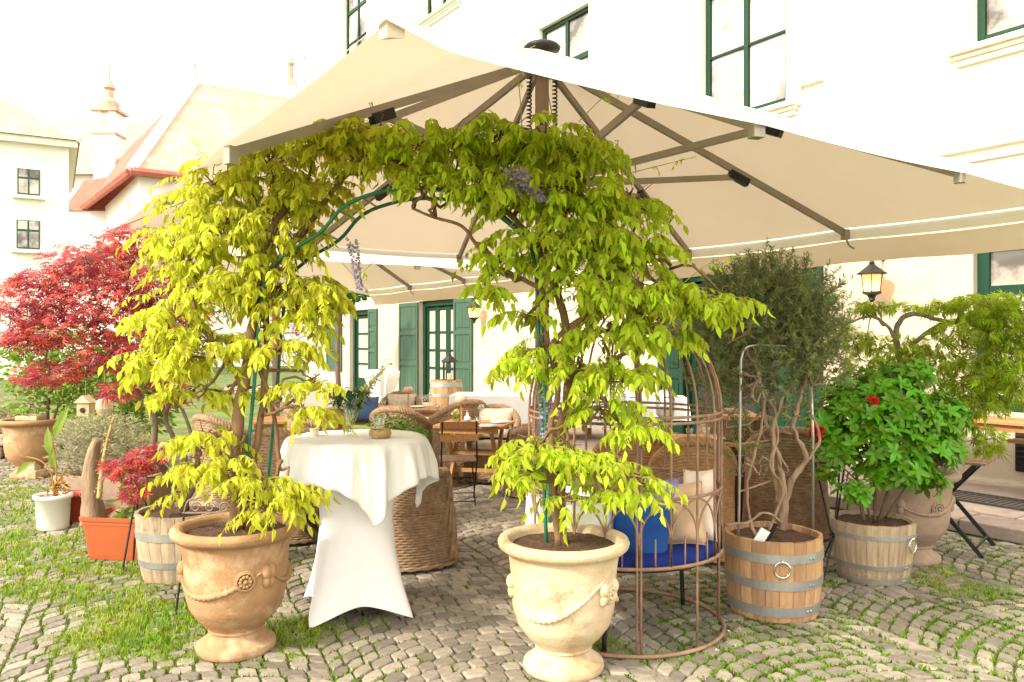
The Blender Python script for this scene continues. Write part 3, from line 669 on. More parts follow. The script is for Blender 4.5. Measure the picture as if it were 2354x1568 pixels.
# ================================================================ parasols
def parasol(u0, u1, v0, v1, label, ze=2.635, zt=3.86):
    uc, vc = (u0 + u1) / 2, (v0 + v1) / 2
    base = uv(uc, vc); t = thing('market_parasol', label, 'parasol', base, 0, 'square cream parasols over the tables')
    def L(u, v, z): return uv(u, v, z) - base
    zh = zt
    # canopy: four faces split at the rib ends
    us = [u0, u0 + (u1 - u0) / 3, u0 + (u1 - u0) * 2 / 3, u1]; vv = [v0, v0 + (v1 - v0) / 3, v0 + (v1 - v0) * 2 / 3, v1]
    ring = [(us[i], v0) for i in range(3)] + [(u1, vv[i]) for i in range(3)] + [(us[3 - i], v1) for i in range(3)] + [(u0, vv[3 - i]) for i in range(3)]
    K = 8; fullring = []
    for i in range(12):
        a, c = ring[i], ring[(i + 1) % 12]
        for k in range(K): s = k / K; fullring.append((a[0] + (c[0] - a[0]) * s, a[1] + (c[1] - a[1]) * s, s, i))
    b = MB(); n = len(fullring); rows = 9
    def cp(i, j):
        a = fullring[i % n]; r = j / (rows - 1); r = .06 + .94 * r
        sag = -.014 * math.sin(math.pi * a[2]) * r * r - .02 * math.sin(math.pi * r)
        return L(uc + (a[0] - uc) * r, vc + (a[1] - vc) * r, zt + (ze - zt) * r + sag)
    b.grid(cp, n, rows, True)
    b.add([cp(i, 0) for i in range(0, n, K)], [tuple(range(12))])
    can = part('canopy', b, M['canvas'], t, True)
    # white hem band round the edge
    b = MB()
    def hem(i, j):
        a = fullring[i % n]; sag = -.014 * math.sin(math.pi * a[2]); du, dv = a[0] - uc, a[1] - vc; k = 1 + (.004, .006, .010)[j]
        return L(uc + du * k, vc + dv * k, ze + sag + (.010, -.022, -.055)[j] * (1.7 if dv >= (v1 - v0) / 2 - .01 else (.15 if dv <= -(v1 - v0) / 2 + .01 else 1)))
    b.grid(hem, n, 3, True); part('hem_band', b, M['canvasw'], t)
    # long flap towards the building, cream, hanging outside the white band
    b = MB()
    def flap(i, j):
        s = i / 40; u = u0 + (u1 - u0) * s; w_ = .012 * math.sin(s * 21) + .01 * math.sin(s * 47)
        return L(u, v1 + .03 + (.0, .03, .08, .09)[j] + w_ * j, ze - (.10, .13, .20, .27)[j] - .02 * math.sin(math.pi * ((s * 3) % 1)))
    b.grid(flap, 41, 4); part('valance', b, M['canvas'], t, True)
    for (a, c) in ((u0, v0), (u1, v0), (u0, v1), (u1, v1)):
        b = MB(); su, sv = (1 if a == u0 else -1), (1 if c == v0 else -1)
        b.add([L(a - .012 * su, c - .012 * sv, ze + .004), L(a + .045 * su, c - .012 * sv, ze + .0), L(a + .045 * su, c - .012 * sv, ze - .045), L(a - .012 * su, c - .012 * sv, ze - .055), L(a - .012 * su, c + .045 * sv, ze + .0), L(a - .012 * su, c + .045 * sv, ze - .045)], [(0, 1, 2, 3), (4, 0, 3, 5), (1, 4, 5, 2)])
        part('corner_pocket', b, M['canvas'], t)
    # mast, hub, sleeve, coil cords, cap
    b = MB(); b.lathe([(.048, .05), (.048, zt - .12)], 20); part('mast', b, M['mast'], t, True)
    b = MB()
    for k in range(10): a = k * math.pi / 5; b.bar((.047 * math.cos(a), .047 * math.sin(a), .4), (.047 * math.cos(a), .047 * math.sin(a), zt - .2), .007)
    part('mast_flute', b, M['mast'], t)
    b = MB(); b.lathe([(.05, zt - .20), (.13, zt - .19), (.135, zt - .12), (.10, zt - .09), (.05, zt - .07)], 24); part('hub', b, M['alu'], t)
    b = MB(); b.lathe([(.001, zt + .055), (.07, zt + .05), (.12, zt + .03), (.14, zt + .01), (.13, zt - .01), (.05, zt - .02)], 24); part('cap', b, M['black'], t, True)
    zs_ = zt - 1.0
    b = MB(); b.lathe([(.05, zs_ - .05), (.10, zs_ - .045), (.105, zs_ + .045), (.05, zs_ + .05)], 20); part('sleeve', b, M['alu'], t)
    b = MB(); b.lathe([(.001, .04), (.24, .04), (.25, .03), (.25, 0)], 24); b.lathe([(.09, .05), (.07, .12), (.055, .3)], 16); part('base_plate', b, M['alu'], t)
    for sx in (-1, 1):
        b = MB(); pts = [(sx * .095 + .018 * math.cos(k * .9), .018 * math.sin(k * .9), zt - .2 - k * .0042) for k in range(190)]
        b.tube(pts, .006, 4); part('coil_cord', b, M['black'], t)
    for (ru, rv_) in [(us[1], v0), (us[2], v0), (us[1], v1), (us[2], v1), (u0, vv[1]), (u0, vv[2]), (u1, vv[1]), (u1, vv[2])]:
        d = Vector((ru - uc, rv_ - vc)); dn = d.normalized()
        a = L(uc + dn.x * .1, vc + dn.y * .1, zt - .13); e = L(ru - dn.x * .02, rv_ - dn.y * .02, ze - .045)
        b = MB(); b.bar(a, e, .030, .050); r_ = part('rib', b, M['alu'], t)
        b = MB(); b.box(e + Vector((0, 0, -.01)), (.05, .05, .085), math.atan2((e - a).y, (e - a).x)); part('end_bracket', b, M['alu'], r_)
        f = a.lerp(e, .60) - Vector((0, 0, .045)); s_ = L(uc + dn.x * .09, vc + dn.y * .09, zs_)
        b = MB(); b.bar(s_, f, .026, .045); part('strut', b, M['alu'], t)
        b = MB(); b.bar(a.lerp(e, .575) - Vector((0, 0, .045)), a.lerp(e, .64) - Vector((0, 0, .045)), .05, .06); part('strut_bracket', b, M['black'], r_)
    for (a, c) in ((u0, v0), (u1, v0), (u0, v1), (u1, v1)):      # thin seams to the corners
        b = MB(); b.bar(L(uc, vc, zt - .08), L(a, c, ze - .006) , .008, .004); part('seam', b, M['alu'], t)
    # hem clips hanging at the flap
    for u in (us[1], us[2]):
        b = MB(); b.tube(smoothpath([L(u, v1 - .03, ze - .06), L(u, v1 + .02, ze - .14), L(u - .03, v1 + .05, ze - .17)], 3), .008, 5)
        part('clip', b, M['alu'], t)
    return t
parasol(2.12, 7.35, 1.02, 6.02, 'cream square parasol with taupe ribs, the near one spreading above the wisteria arch')
parasol(8.3, 13.5, 1.02, 6.05, 'cream square parasol, the farther one seen behind the wisteria arch')

# ================================================================ urns, pots, barrels
URN = [(.0, .0), (.205, 0), (.212, .02), (.208, .045), (.185, .06), (.165, .075), (.145, .095), (.14, .11), (.15, .118), (.148, .13), (.165, .15), (.205, .19), (.237, .235), (.258, .29), (.268, .34), (.272, .39),
       (.274, .44), (.277, .50), (.283, .555), (.29, .60), (.297, .615), (.305, .622), (.325, .63), (.340, .645), (.346, .665), (.338, .685), (.318, .692), (.295, .688), (.28, .675), (.272, .64), (.265, .60)]
def urn_r(z):
    pr = URN[10:20]
    for (a, za), (b_, zb_) in zip(pr, pr[1:]):
        if za <= z <= zb_: return a + (b_ - a) * (z - za) / (zb_ - za)
    return .28
def urn(loc, rz, m, label, sc=1.0, swags=((-150, -35, .45, .10),), ros=(-38,), rings=True):
    t = thing('terracotta_urn', label, 'planter', loc, rz, 'tall footed garden urns'); t.scale = (sc, sc, sc)
    b = MB(); pr = []
    for i in range(len(URN) - 1):
        for k in range(3): f = k / 3; pr.append((URN[i][0] * (1 - f) + URN[i + 1][0] * f, URN[i][1] * (1 - f) + URN[i + 1][1] * f))
    pr.append(URN[-1])
    if rings: pr = [(r + (.0035 * math.sin((z - .23) * 300) if .235 < z < .30 else 0), z) for r, z in pr]
    b.lathe(pr, 64); part('body', b, M[m], t, True)
    b = MB(); rr = .285
    b.grid(lambda i, j: Vector(((j / 9) * rr * math.cos(i * math.pi / 16), (j / 9) * rr * math.sin(i * math.pi / 16), .645 + .012 * noise.noise(Vector((i * .7, j * .9, sc * 9))) + .02 * (1 - j / 9))), 32, 10, True)
    part('soil', b, M['soil'], t)
    for (a0, a1, z0, dip) in swags:
        b = MB(); pts = []; rad = []
        for k in range(60):
            s = k / 59; a = R(a0 + (a1 - a0) * s); z = z0 + .05 * s - dip * math.sin(math.pi * (s ** .8)) ; r = urn_r(z) + .004
            pts.append((r * math.cos(a), r * math.sin(a), z)); rad.append((.007 + .011 * math.sin(math.pi * s) ** 2) * (1 + .25 * math.sin(k * 2.2)))
        b.tube(pts, rad, 8)
        for k in range(16, 44, 2):
            p = Vector(pts[k]); b.ball(p + Vector((0, 0, random.uniform(-.008, .008))), .012, 5)
        part('garland', b, M[m], t, True)
    for a in ros:
        a = R(a); z = .44; r = urn_r(z); c = Vector((r * math.cos(a), r * math.sin(a), z)); nrm = Vector((math.cos(a), math.sin(a), 0)); tx = Vector((-math.sin(a), math.cos(a), 0)); b = MB()
        for rr_, dd in ((.052, .004), (.045, .010)):
            ring = [c + nrm * dd + (tx * math.cos(q * math.pi / 12) + Vector((0, 0, 1)) * math.sin(q * math.pi / 12)) * rr_ for q in range(24)]
            b.tube(ring + [ring[0]], .006, 5, False)
        for k in range(10):
            q = k * math.pi / 5; b.ball(c + nrm * .010 + (tx * math.cos(q) + Vector((0, 0, 1)) * math.sin(q)) * .027, .0105, 6)
        b.ball(c + nrm * .012, .012, 6); part('rosette', b, M[m], t, True)
    for a in (a_ for s_ in swags for a_ in s_[:2]):
        a = R(a); z = .47; r = urn_r(z); b = MB(); b.ball((r * math.cos(a), r * math.sin(a), z), .032, 8, (1, 1, 1.3)); b.ball((r * math.cos(a), r * math.sin(a), z - .05), .024, 8, (1, 1, 1.5)); part('lug', b, M[m], t, True)
    return t
PL, PR = Vector((-1.525, 4.41, 0)), Vector((.268, 4.15, 0))
urn(PL, 0, 'terra', 'tan terracotta urn with garland relief, holding the wisteria beside the white bar table', 1.0, ((-160, -38, .44, .10), (-32, 60, .47, .10)), (-62,))
urn(PR, 0, 'terra2', 'cream stained urn with garland relief in front of the birdcage bench', .99, ((-168, -48, .47, .16), (-28, 60, .44, .1)), (-34,))
PM = Vector((3.1, 6.2, 0))
urn(PM, 0, 'terra3', 'grey brown urn behind the azalea barrel, holding the drooping green maple', 1.02, ((-130, -20, .46, .08),), (-75,))

def barrel(loc, h, rt, rb_, label, m='oak', hoops=((.80, .055), (.50, .06), (.14, .055)), ring_a=None, belly=.012, n=22, hoopm='hoop', closed=False, rz=0.1, name='barrel_planter', cat='planter', group='oak half barrels used as planters', soil=True):
    t = thing(name, label, cat, loc, rz, group)
    def rad(f): return rb_ + (rt - rb_) * f + belly * math.sin(math.pi * f)
    b = MB(); da = math.pi / n; K = 7
    for k in range(K):
        pass
    vs_ = []; th = .022
    for k in range(K):
        f = k / (K - 1)
        for (rr, a) in ((rad(f), -da * .975), (rad(f) + .002, 0), (rad(f), da * .975), (rad(f) - th, da * .975), (rad(f) - th, -da * .975)): vs_.append((rr * math.cos(a), rr * math.sin(a), f * h))
    fs = [(k * 5 + i, k * 5 + (i + 1) % 5, (k + 1) * 5 + (i + 1) % 5, (k + 1) * 5 + i) for k in range(K - 1) for i in range(5)] + [(4, 3, 2, 1, 0), tuple((K - 1) * 5 + i for i in range(5))]
    b.add(vs_, fs); me = b.mesh('stave', M[m])
    for k in range(n): link('stave', me, t, (0, 0, random.uniform(-.004, .004)), (0, 0, k * 2 * da))
    for f, w in hoops:
        b = MB(); f0, f1 = f - w / 2 / h, f + w / 2 / h; b.lathe([(rad(f0) + .0, f0 * h), (rad(f0) + .007, f0 * h), (rad(f1) + .007, f1 * h), (rad(f1), f1 * h)], 48); hp_ = part('hoop', b, M[hoopm], t)
        q = MB(); a = -1.2; q.ball(((rad(f) + .007) * math.cos(a), (rad(f) + .007) * math.sin(a), f * h), .009, 5); q.ball(((rad(f) + .007) * math.cos(a + .09), (rad(f) + .007) * math.sin(a + .09), f * h), .009, 5); part('rivet', q, M[hoopm], hp_, True)
    if closed:
        b = MB(); b.lathe([(.001, h * .965), (rt - .01, h * .965)], 32); part('head', b, M[m], t)
    elif soil:
        b = MB(); rr = rt - th
        b.grid(lambda i, j: Vector(((j / 8) * rr * math.cos(i * math.pi / 14), (j / 8) * rr * math.sin(i * math.pi / 14), h * .93 + .014 * noise.noise(Vector((i * .8, j, h * 30))))), 28, 9, True)
        part('soil', b, M['soil'], t)
    b = MB(); b.lathe([(.001, .01), (rb_ - .01, .01)], 24); part('bottom', b, M[m], t)
    if ring_a is not None:
        a = R(ring_a); z = h * .74; r = rad(.8) + .014; c = Vector((r * math.cos(a), r * math.sin(a), z)); tx = Vector((-math.sin(a), math.cos(a), 0))
        pts = [c + (tx * math.cos(q * math.pi / 12) + Vector((0, 0, 1)) * math.sin(q * math.pi / 12)) * .047 - Vector((0, 0, .028)) for q in range(25)]
        b = MB(); b.tube(pts, .0055, 6, False); b.ball(c + Vector((0, 0, .018)), .014, 6); part('ring_handle', b, M['chrome'], t, True)
    return t
PB1, PB2, PB3 = Vector((1.655, 5.05, 0)), Vector((2.6, 5.75, 0)), Vector((-2.42, 5.82, 0))
barrel(PB1, .49, .295, .265, 'brown oak barrel with three steel hoops and ring handle, holding the gnarled rosemary tree', 'oak', ((.80, .055), (.47, .055), (.14, .06)), -104)
barrel(PB2, .42, .285, .232, 'weathered half barrel with small ring handle, holding the azalea bush', 'oakold', ((.80, .03), (.30, .03), (.07, .035)), -60, n=24)
barrel(PB3, .47, .305, .255, 'bleached half barrel with pale hoops, holding the red maple', 'oakold', ((.70, .055), (.28, .045)), None, n=20)
# things tucked in the rosemary barrel
t = thing('plant_label', 'white and black plant label leaning in the rosemary barrel', 'plant label', PB1 + Vector((-.10, -.15, .455)), .3)
b = MB(); b.box((-.03, 0, .035), (.07, .008, .12), 0, .2, .5); part('card', b, M['paper'], t); b = MB(); b.box((.045, .02, .04), (.03, .008, .17), 0, .1, .55); part('stake', b, M['black'], t)

# orange trough
t = thing('orange_trough', 'orange plastic trough with rim, holding the bulbous trunk plant on the grass', 'planter', Vector((-3.02, 6.33, 0)), R(-9))
b = MB(); w, d, hh = .56, .34, .33; tp = 1.14
def rr_ring(k, z, r=.045):
    out = []
    for cx, cy, a0 in ((1, 1, 0), (-1, 1, 90), (-1, -1, 180), (1, -1, 270)):
        for j in range(5): a = R(a0 + j * 22.5); out.append(Vector((cx * (w / 2 * k - r) + r * math.cos(a), cy * (d / 2 * k - r) + r * math.sin(a), z)))
    return out
rings = [rr_ring(.94, .02), rr_ring(.97, .0), rr_ring(1.0, .04), rr_ring(1.11, .27), rr_ring(1.135, .272), rr_ring(1.14, .30), rr_ring(1.19, .303), rr_ring(1.2, .33), rr_ring(1.12, .333), rr_ring(1.07, .28)]
b.grid(lambda i, j: rings[j][i], 20, len(rings), True); part('tub', b, M['orangepot'], t)
b = MB(); b.add(rr_ring(1.08, .285), [tuple(range(20))]); part('soil', b, M['soil'], t)
b = MB()
for x_ in (-.24, .24):
    for y_ in (-.12, .12): b.box((x_, y_, .006), (.05, .05, .03))
part('foot', b, M['whitepot'], t)
def pot(name, label, loc, r0, r1, h, m, rim=.012):
    t = thing(name, label, 'pot', loc); b = MB()
    b.lathe([(.001, 0), (r0, 0), (r0 + .005, .01), (r1 - .004, h * .88), (r1 + rim, h * .89), (r1 + rim, h), (r1 - .008, h), (r1 - .015, h * .9), (r0, .05)], 36); part('body', b, M[m], t, True)
    b = MB(); b.lathe([(.001, h * .86), (r1 - .012, h * .86)], 24); part('soil', b, M['soil'], t); return t
PW_ = gp(122, 1214); pot('white_pot', 'round white pot with a dried plant at the left edge of the grass', PW_, .125, .148, .31, 'whitepot')
pot('red_pot', 'dark red pot half hidden behind the white pot', gp(158, 1196), .13, .15, .26, 'redpot')
PSV = Vector((-4.05, 8.1, 0))
t = thing('stone_trough', 'pale stone trough under the silver bush', 'planter', PSV, R(-12)); b = MB(); b.box((0, 0, .18), (.95, .5, .36), tp=1.06); bevel(part('body', b, M['terra3'], t), .03, 3); b = MB(); b.box((0, 0, .345), (.88, .44, .05)); part('soil', b, M['soil'], t)
PF = Vector((-6.05, 10.0, 0)); urn(PF, 0, 'terra', 'pale urn at the far left under the yellow green shrub', 1.05, (), (), False)
t = thing('stone_pedestal', 'square pale stone pedestal beside the far left urn', 'pedestal', at(74, 784, 9.9) - Vector((0, 0, 1.7)))
b = MB(); b.box((0, 0, .05), (.22, .22, .1)); b.box((0, 0, .38), (.14, .14, .56)); b.box((0, 0, .69), (.2, .2, .06)); b.box((0, 0, .75), (.27, .27, .06)); bevel(part('column', b, M['terra2'], t), .012)
t = thing('low_stone_wall', 'low rough stone garden wall at the far left edge', 'wall', at(-30, 784, 11.6) - Vector((0, 0, 1.7)), .1)
for i in range(9):
    for j in range(3):
        b = MB(); b.box((0, 0, 0), (.37 + random.uniform(-.05, .03), .28, .17)); o = part('stone', b, M['slab'], t, loc=(-1.9 + i * .4 + .2 * (j % 2), random.uniform(-.02, .02), .09 + j * .18)); bevel(o, .03, 2)

# ================================================================ the bar table with its cloths
BT = Vector((-.985, 5.04, 0))
bt = thing('bar_table', 'tall round bar table in a stretched white cover that flares to four feet', 'table', BT)
b = MB(); NT = 96; NZ = 30
feet = [R(-118), R(-26), R(64), R(154)]
def skirt(i, j):
    th = 2 * math.pi * i / NT; f = j / (NZ - 1)
    dm = min(abs((th - a + math.pi) % (2 * math.pi) - math.pi) for a in feet) / (math.pi / 4); dm = min(1, dm)      # 0 at a foot, 1 between
    zb = .012 + .095 * (1 - (1 - min(1, dm)) ** 2) * .95
    z = zb + (1.06 - zb) * f
    k = max(0, z)
    waist = .232 + .165 * max(0, (z - .55) / .51) ** 2.4
    foot = .232 + (.14 * (1 - dm) ** 1.6 + .055) * max(0, (.62 - z) / .62) ** 1.5
    sq = .012 * math.cos(4 * (th - feet[0]))
    r = max(waist, foot) if z > .58 else foot; r = foot if z < .55 else waist
    return Vector((math.cos(th) * (r + sq * .6), math.sin(th) * (r + sq * .6), z))
b.grid(skirt, NT, NZ, True); part('stretch_cover', b, M['stretch'], bt, True)
b = MB(); b.lathe([(.001, 1.09), (.40, 1.09), (.405, 1.08), (.405, 1.06), (.39, 1.05), (.001, 1.05)], 48); part('tabletop', b, M['linen'], bt)
b = MB(); b.tube([(0, 0, .04), (0, 0, 1.06)], .03, 10); part('column', b, M['alu'], bt)
for a in feet:
    b = MB(); b.tube([(0, 0, .1), (.33 * math.cos(a), .33 * math.sin(a), .018)], .014, 6); b.ball((.35 * math.cos(a), .35 * math.sin(a), .022), .022, 6); part('leg', b, M['alu'], bt, True)
NC = 240
def cloth(i, j):
    th = 2 * math.pi * i / NC; rot = th - R(-64); hs = .66
    q = (rot + math.pi / 4) % (math.pi / 2) - math.pi / 4; cornd = hs / max(.62, math.cos(math.pi / 4 - abs(q))) if True else 0
    Rm = hs / max(abs(math.cos(rot + math.pi / 4)), abs(math.sin(rot + math.pi / 4)))
    r0 = .415; nr = 34; f = j / nr
    s = f * Rm
    if s <= r0: return Vector((s * math.cos(th), s * math.sin(th), 1.094 + .001 * math.sin(9 * th) * f))
    hang = s - r0; L = Rm - r0
    cor = max(0, (Rm - .66) / .24)
    fold = (.022 * math.sin(11 * th + 1.2) + .016 * math.sin(17 * th + .5) + .012 * math.sin(29 * th)) * min(1, hang / .18) * (.6 + cor)
    pinch = -.10 * cor * (hang / .5)
    rr = r0 + .012 + .045 * (1 - math.exp(-hang / .05)) * .5 + fold + .05 * hang / .3 * (1 - cor) + pinch * .6
    z = 1.094 - hang * .97 + .01 * (1 - math.exp(-hang / .02)) - .0
    # gather the corner cloth sideways so that the tips hang as points
    sh = (-q) * .18 * 0
    return Vector((rr * math.cos(th + sh), rr * math.sin(th + sh), z))
b = MB(); b.grid(cloth, NC, 35, True)
oc = part('tablecloth', b, M['linen'], None, True); oc.location = BT; tag(oc, 'square white tablecloth draped over the bar table with pointed hanging corners', 'tablecloth')
oc.modifiers.new('thick', 'SOLIDIFY').thickness = .003

ZT = 1.096
t = thing('cut_glass_vase', 'cut glass vase with greenery and cream blossoms on the bar table', 'vase', BT + Vector((-.05, -.02, ZT)))
b = MB(); pr = [(.03, 0), (.034, .004), (.028, .02), (.026, .05), (.033, .11), (.044, .17), (.05, .185), (.047, .185), (.04, .165), (.029, .11), (.022, .05), (.001, .02)]
b.grid(lambda i, j: Vector((pr[j][0] * (1 + .05 * (i % 2)) * math.cos(i * math.pi / 16), pr[j][0] * (1 + .05 * (i % 2)) * math.sin(i * math.pi / 16), pr[j][1])), 32, len(pr), True); part('vase_body', b, M['cut'], t)
b = MB(); VS = []
for i in range(11):
    a = random.uniform(0, 6.28); tip = Vector((.13 * math.cos(a), .08 * math.sin(a), random.uniform(.24, .34))); VS.append(tip); b.tube(wiggle((random.uniform(-.015, .015), random.uniform(-.015, .015), .03), tip, .1), .0025, 4)
fl = []
for i in range(7):
    tip = Vector((.10 + .045 * i * .6, random.uniform(-.03, .03), .30 + .05 * i * .55)); fl.append(tip); b.tube(wiggle((.01, 0, .15), tip, .08), .002, 4)
part('stems', b, M['vine'], t)
Lv = Leaves()
for tip in VS:
    for k in range(16):
        p = Vector((0, 0, .16)).lerp(tip, random.uniform(.3, 1.05)) + rv(.018); Lv.add(BT + Vector((-.05, -.02, ZT)) + p, (p.x * 8 + random.gauss(0, .5), p.y * 8 + random.gauss(0, .5), random.gauss(-.1, .4)), (0, 0, 1), random.uniform(.035, .065), random.random())
Lv.build(T_WIDE, M['dgreen'], t, BT + Vector((-.05, -.02, ZT)), 40)
Lf = Leaves()
for tip in fl:
    for k in range(26):
        p = Vector((.05, 0, .22)).lerp(tip, random.uniform(.55, 1.05)) + rv(.014); Lf.add(BT + Vector((-.05, -.02, ZT)) + p, rv(1), rv(1), random.uniform(.012, .024), random.random())
Lf.build(T_PETAL, M['creamfl'], t, BT + Vector((-.05, -.02, ZT)), 0, jname='blossoms')
BW = BT + Vector((.165, -.09, ZT))
t = thing('straw_bowl', 'round woven straw bowl on the bar table', 'bowl', BW)
b = MB(); pr = [(.001, .004), (.045, .0), (.06, .012), (.068, .03), (.066, .045), (.056, .056), (.05, .056), (.058, .044), (.06, .03), (.05, .014), (.001, .01)]
NB = 96
b.grid(lambda i, j: Vector(((pr[j][0] + (.0035 * math.sin(i * math.pi * 2 / 8 + j * 2.4) if j < 6 else 0)) * math.cos(i * 2 * math.pi / NB), (pr[j][0] + (.0035 * math.sin(i * math.pi * 2 / 8 + j * 2.4) if j < 6 else 0)) * math.sin(i * 2 * math.pi / NB), pr[j][1] + .0012 * math.sin(i * .9))), NB, len(pr), True); part('weave', b, M['straw'], t, True)
b = MB()
for k in range(3): b.tube([((.064 - .004 * abs(k - 1)) * math.cos(i * .13) * 1.03, (.064 - .004 * abs(k - 1)) * math.sin(i * .13) * 1.03, .014 + k * .015 + .003 * math.sin(i * 1.6 + k * 2)) for i in range(49)], .004, 5)
part('braid', b, M['straw'], t, True)
t = thing('hurricane_glass', 'clear hurricane glass with a candle standing behind the straw bowl', 'candle holder', BT + Vector((.135, .06, ZT)))
b = MB(); b.lathe([(.03, 0), (.036, .004), (.037, .03), (.034, .07), (.04, .10), (.048, .118), (.046, .118), (.038, .10), (.032, .07), (.034, .03), (.001, .006)], 28); part('glass_body', b, M['glass'], t, True)
b = MB(); b.lathe([(.02, .008), (.02, .055), (.001, .056)], 16); part('candle', b, M['candle'], t)
t = thing('tea_light_cup', 'small ivory tea light cup at the left of the bar table', 'cup', BT + Vector((-.27, .02, ZT)))
b = MB(); b.lathe([(.025, 0), (.03, .05), (.027, .05), (.022, .01), (.001, .008)], 18); part('cup_body', b, M['candle'], t, True)

# ================================================================ wicker chairs
def sgn(x, p): return math.copysign(abs(x) ** p, x)
def chair_mesh(top=.86, arm=.60, flare=.03):
    def plan(phi, k=1.0):                                  # phi 0 = front (-y)
        x = math.sin(phi); y = -math.cos(phi); return Vector((sgn(x, .86) * .315 * k, sgn(y, .86) * .32 * k, 0))
    def hgt(phi):
        a = abs((phi + math.pi) % (2 * math.pi) - math.pi); s = min(1, max(0, (a - 1.0) / 1.95)); s = .45 * s + .55 * s * s * (3 - 2 * s)
        return arm + (top - arm) * s
    body = MB(); NS = 200; Z0, ZS = .035, .42; NR = 19
    def pt(phi, z, d):
        k = 1 + flare * (1 - z / .86) * 2.2 - .0 + (.05 * max(0, (z - .5) / .4)); p = plan(phi, k); n = Vector((p.x, p.y, 0)).normalized(); return p + n * d + Vector((0, 0, z))
    def wv(i, j): return (-.008, .0045, .0045)[j % 3] + (.0042 * math.cos(math.pi * i / 3 + math.pi * (j // 3)) if j % 3 else 0)
    body.grid(lambda i, j: pt(2 * math.pi * i / NS, Z0 + (ZS - Z0) * j / (3 * NR), wv(i, j)), NS, 3 * NR + 1, True)
    A0, A1 = R(52), R(308); NU = 145; NR2 = 20
    body.grid(lambda i, j: pt(A0 + (A1 - A0) * i / (NU - 1), ZS + (hgt(A0 + (A1 - A0) * i / (NU - 1)) - ZS) * j / (3 * NR2), wv(i, j)), NU, 3 * NR2 + 1)
    inner = MB(); inner.grid(lambda i, j: pt(A0 + (A1 - A0) * i / (NU - 1), .38 + (hgt(A0 + (A1 - A0) * i / (NU - 1)) - .38) * j / (3 * NR2), -.045 + wv(i, j)), NU, 3 * NR2 + 1)
    rim = MB(); path = []
    path.append(pt(A0 - .02, .06, .006)); path.append(pt(A0 - .02, .25, .0)); path.append(pt(A0 - .02, .42, -.01)); path.append(pt(A0 - .03, arm - .07, -.015))
    for i in range(46): phi = A0 + (A1 - A0) * i / 45; path.append(pt(phi, hgt(phi) + .005, -.02 + .02 * math.exp(-i * .5)))
    path += [pt(A1 + .03, arm - .07, -.015), pt(A1 + .02, .42, -.01), pt(A1 + .02, .25, 0), pt(A1 + .02, .06, .006)]
    path = smoothpath(path, 4)
    for s in range(4):
        pts = []
        for i, p in enumerate(path):
            d = (path[min(i + 1, len(path) - 1)] - path[max(0, i - 1)]).normalized(); x = d.cross(Vector((0, 0, 1)));
            x = x.normalized() if x.length > .3 else Vector((1, 0, 0)); y = d.cross(x); a = i * .42 + s * math.pi / 2; pts.append(p + (x * math.cos(a) + y * math.sin(a)) * .024)
        rim.tube(pts, .0205, 6)
    base = MB()
    for s in range(2):
        base.tube([pt(2 * math.pi * i / 90, Z0 + .004, .004) + Vector((0, 0, .009 * math.sin(i * .9 + s * math.pi))) for i in range(91)], .012, 5)
    return body, inner, rim, base
def pillow(w, h, th, n=12, pinch=.06):
    b = MB()
    for sgn_ in (-1, 1):
        def fn(i, j):
            x = -1 + 2 * i / n; y = -1 + 2 * j / n; t_ = th * ((1 - x ** 4) * (1 - y ** 4)) ** .55; k = 1 - pinch * (1 - abs(x)) * 0; 
            cx = x * w / 2 * (1 - pinch * (1 - y * y) ) ; cy = y * h / 2 * (1 - pinch * (1 - x * x)); 
            return Vector((cx, sgn_ * t_ * .5 + .004 * math.sin(x * 5 + y * 3), cy))
        o = len(b.v); b.grid(fn, n + 1, n + 1)
    return b
def make_chair(m, cush=None, back=None, seatm='cush', label='', loc=(0, 0, 0), rz=0, top=.86, arm=.60, flare=.03):
    t = thing('wicker_chair', label, 'chair', loc, rz, 'tub shaped wicker armchairs on the terrace')
    bo, inn, rim, base = chair_mesh(top, arm, flare)
    part('woven_shell', bo, M[m], t, True); part('inner_weave', inn, M[m], t, True); part('braided_rim', rim, M[m], t, True); part('plinth_braid', base, M[m], t, True)
    b = MB(); b.grid(lambda i, j: Vector(((j / 6) * .285 * sgn(math.cos(i * math.pi / 16), .75), (j / 6) * .285 * sgn(math.sin(i * math.pi / 16), .75), (.475, .478, .478, .475, .47, .455, .41)[j])), 32, 7, True); part('seat_cushion', b, M[seatm], t, True)
    for sx in (-1, 1):
        for sy in (-1, 1): b = MB(); b.box((sx * .22, sy * .22, .02), (.04, .04, .04)); part('foot', b, M['brownwood'], t)
    if back:
        b = pillow(.46, .38, .13); o = part('back_cushion', b, M[back], t, True, loc=(0, .17, .68), rot=(-.2, 0, 0))
    return t
def face(dx, dy): return math.atan2(dx, -dy)            # rotation that turns the chair's front (-y) to (dx, dy)
c1 = make_chair('wicker', None, None, 'cushb', 'large grey brown wicker armchair right behind the white bar table', Vector((-.80, 6.15, 0)), face(.95, .45), .93, .70, .075)
cA = make_chair('wicker', None, 'cush', 'cush', 'wicker armchair with cream bow cushion behind the small wooden table, facing it', Vector((-.24, 9.75, 0)), face(-.15, -1))
cB = make_chair('wickerl', None, None, 'cush', 'honey coloured wicker armchair behind the birdcage bench cushions', Vector((1.43, 6.35, 0)), face(.1, 1), .93, .60, .02)
def again(src, x, y, d, label): return dup(src, Vector((x, y, 0)), face(*d), label)
again(c1, -1.28, 9.2, (.2, 1), 'wicker armchair seen from behind, its rounded back left of the small wooden table')
again(c1, -.68, 10.15, (-.5, .8), 'wicker armchair with sloping arms behind the copper table lamp')
again(c1, .28, 8.85, (-1, .2), 'wicker armchair half hidden by the lime wisteria, right of the small wooden table')
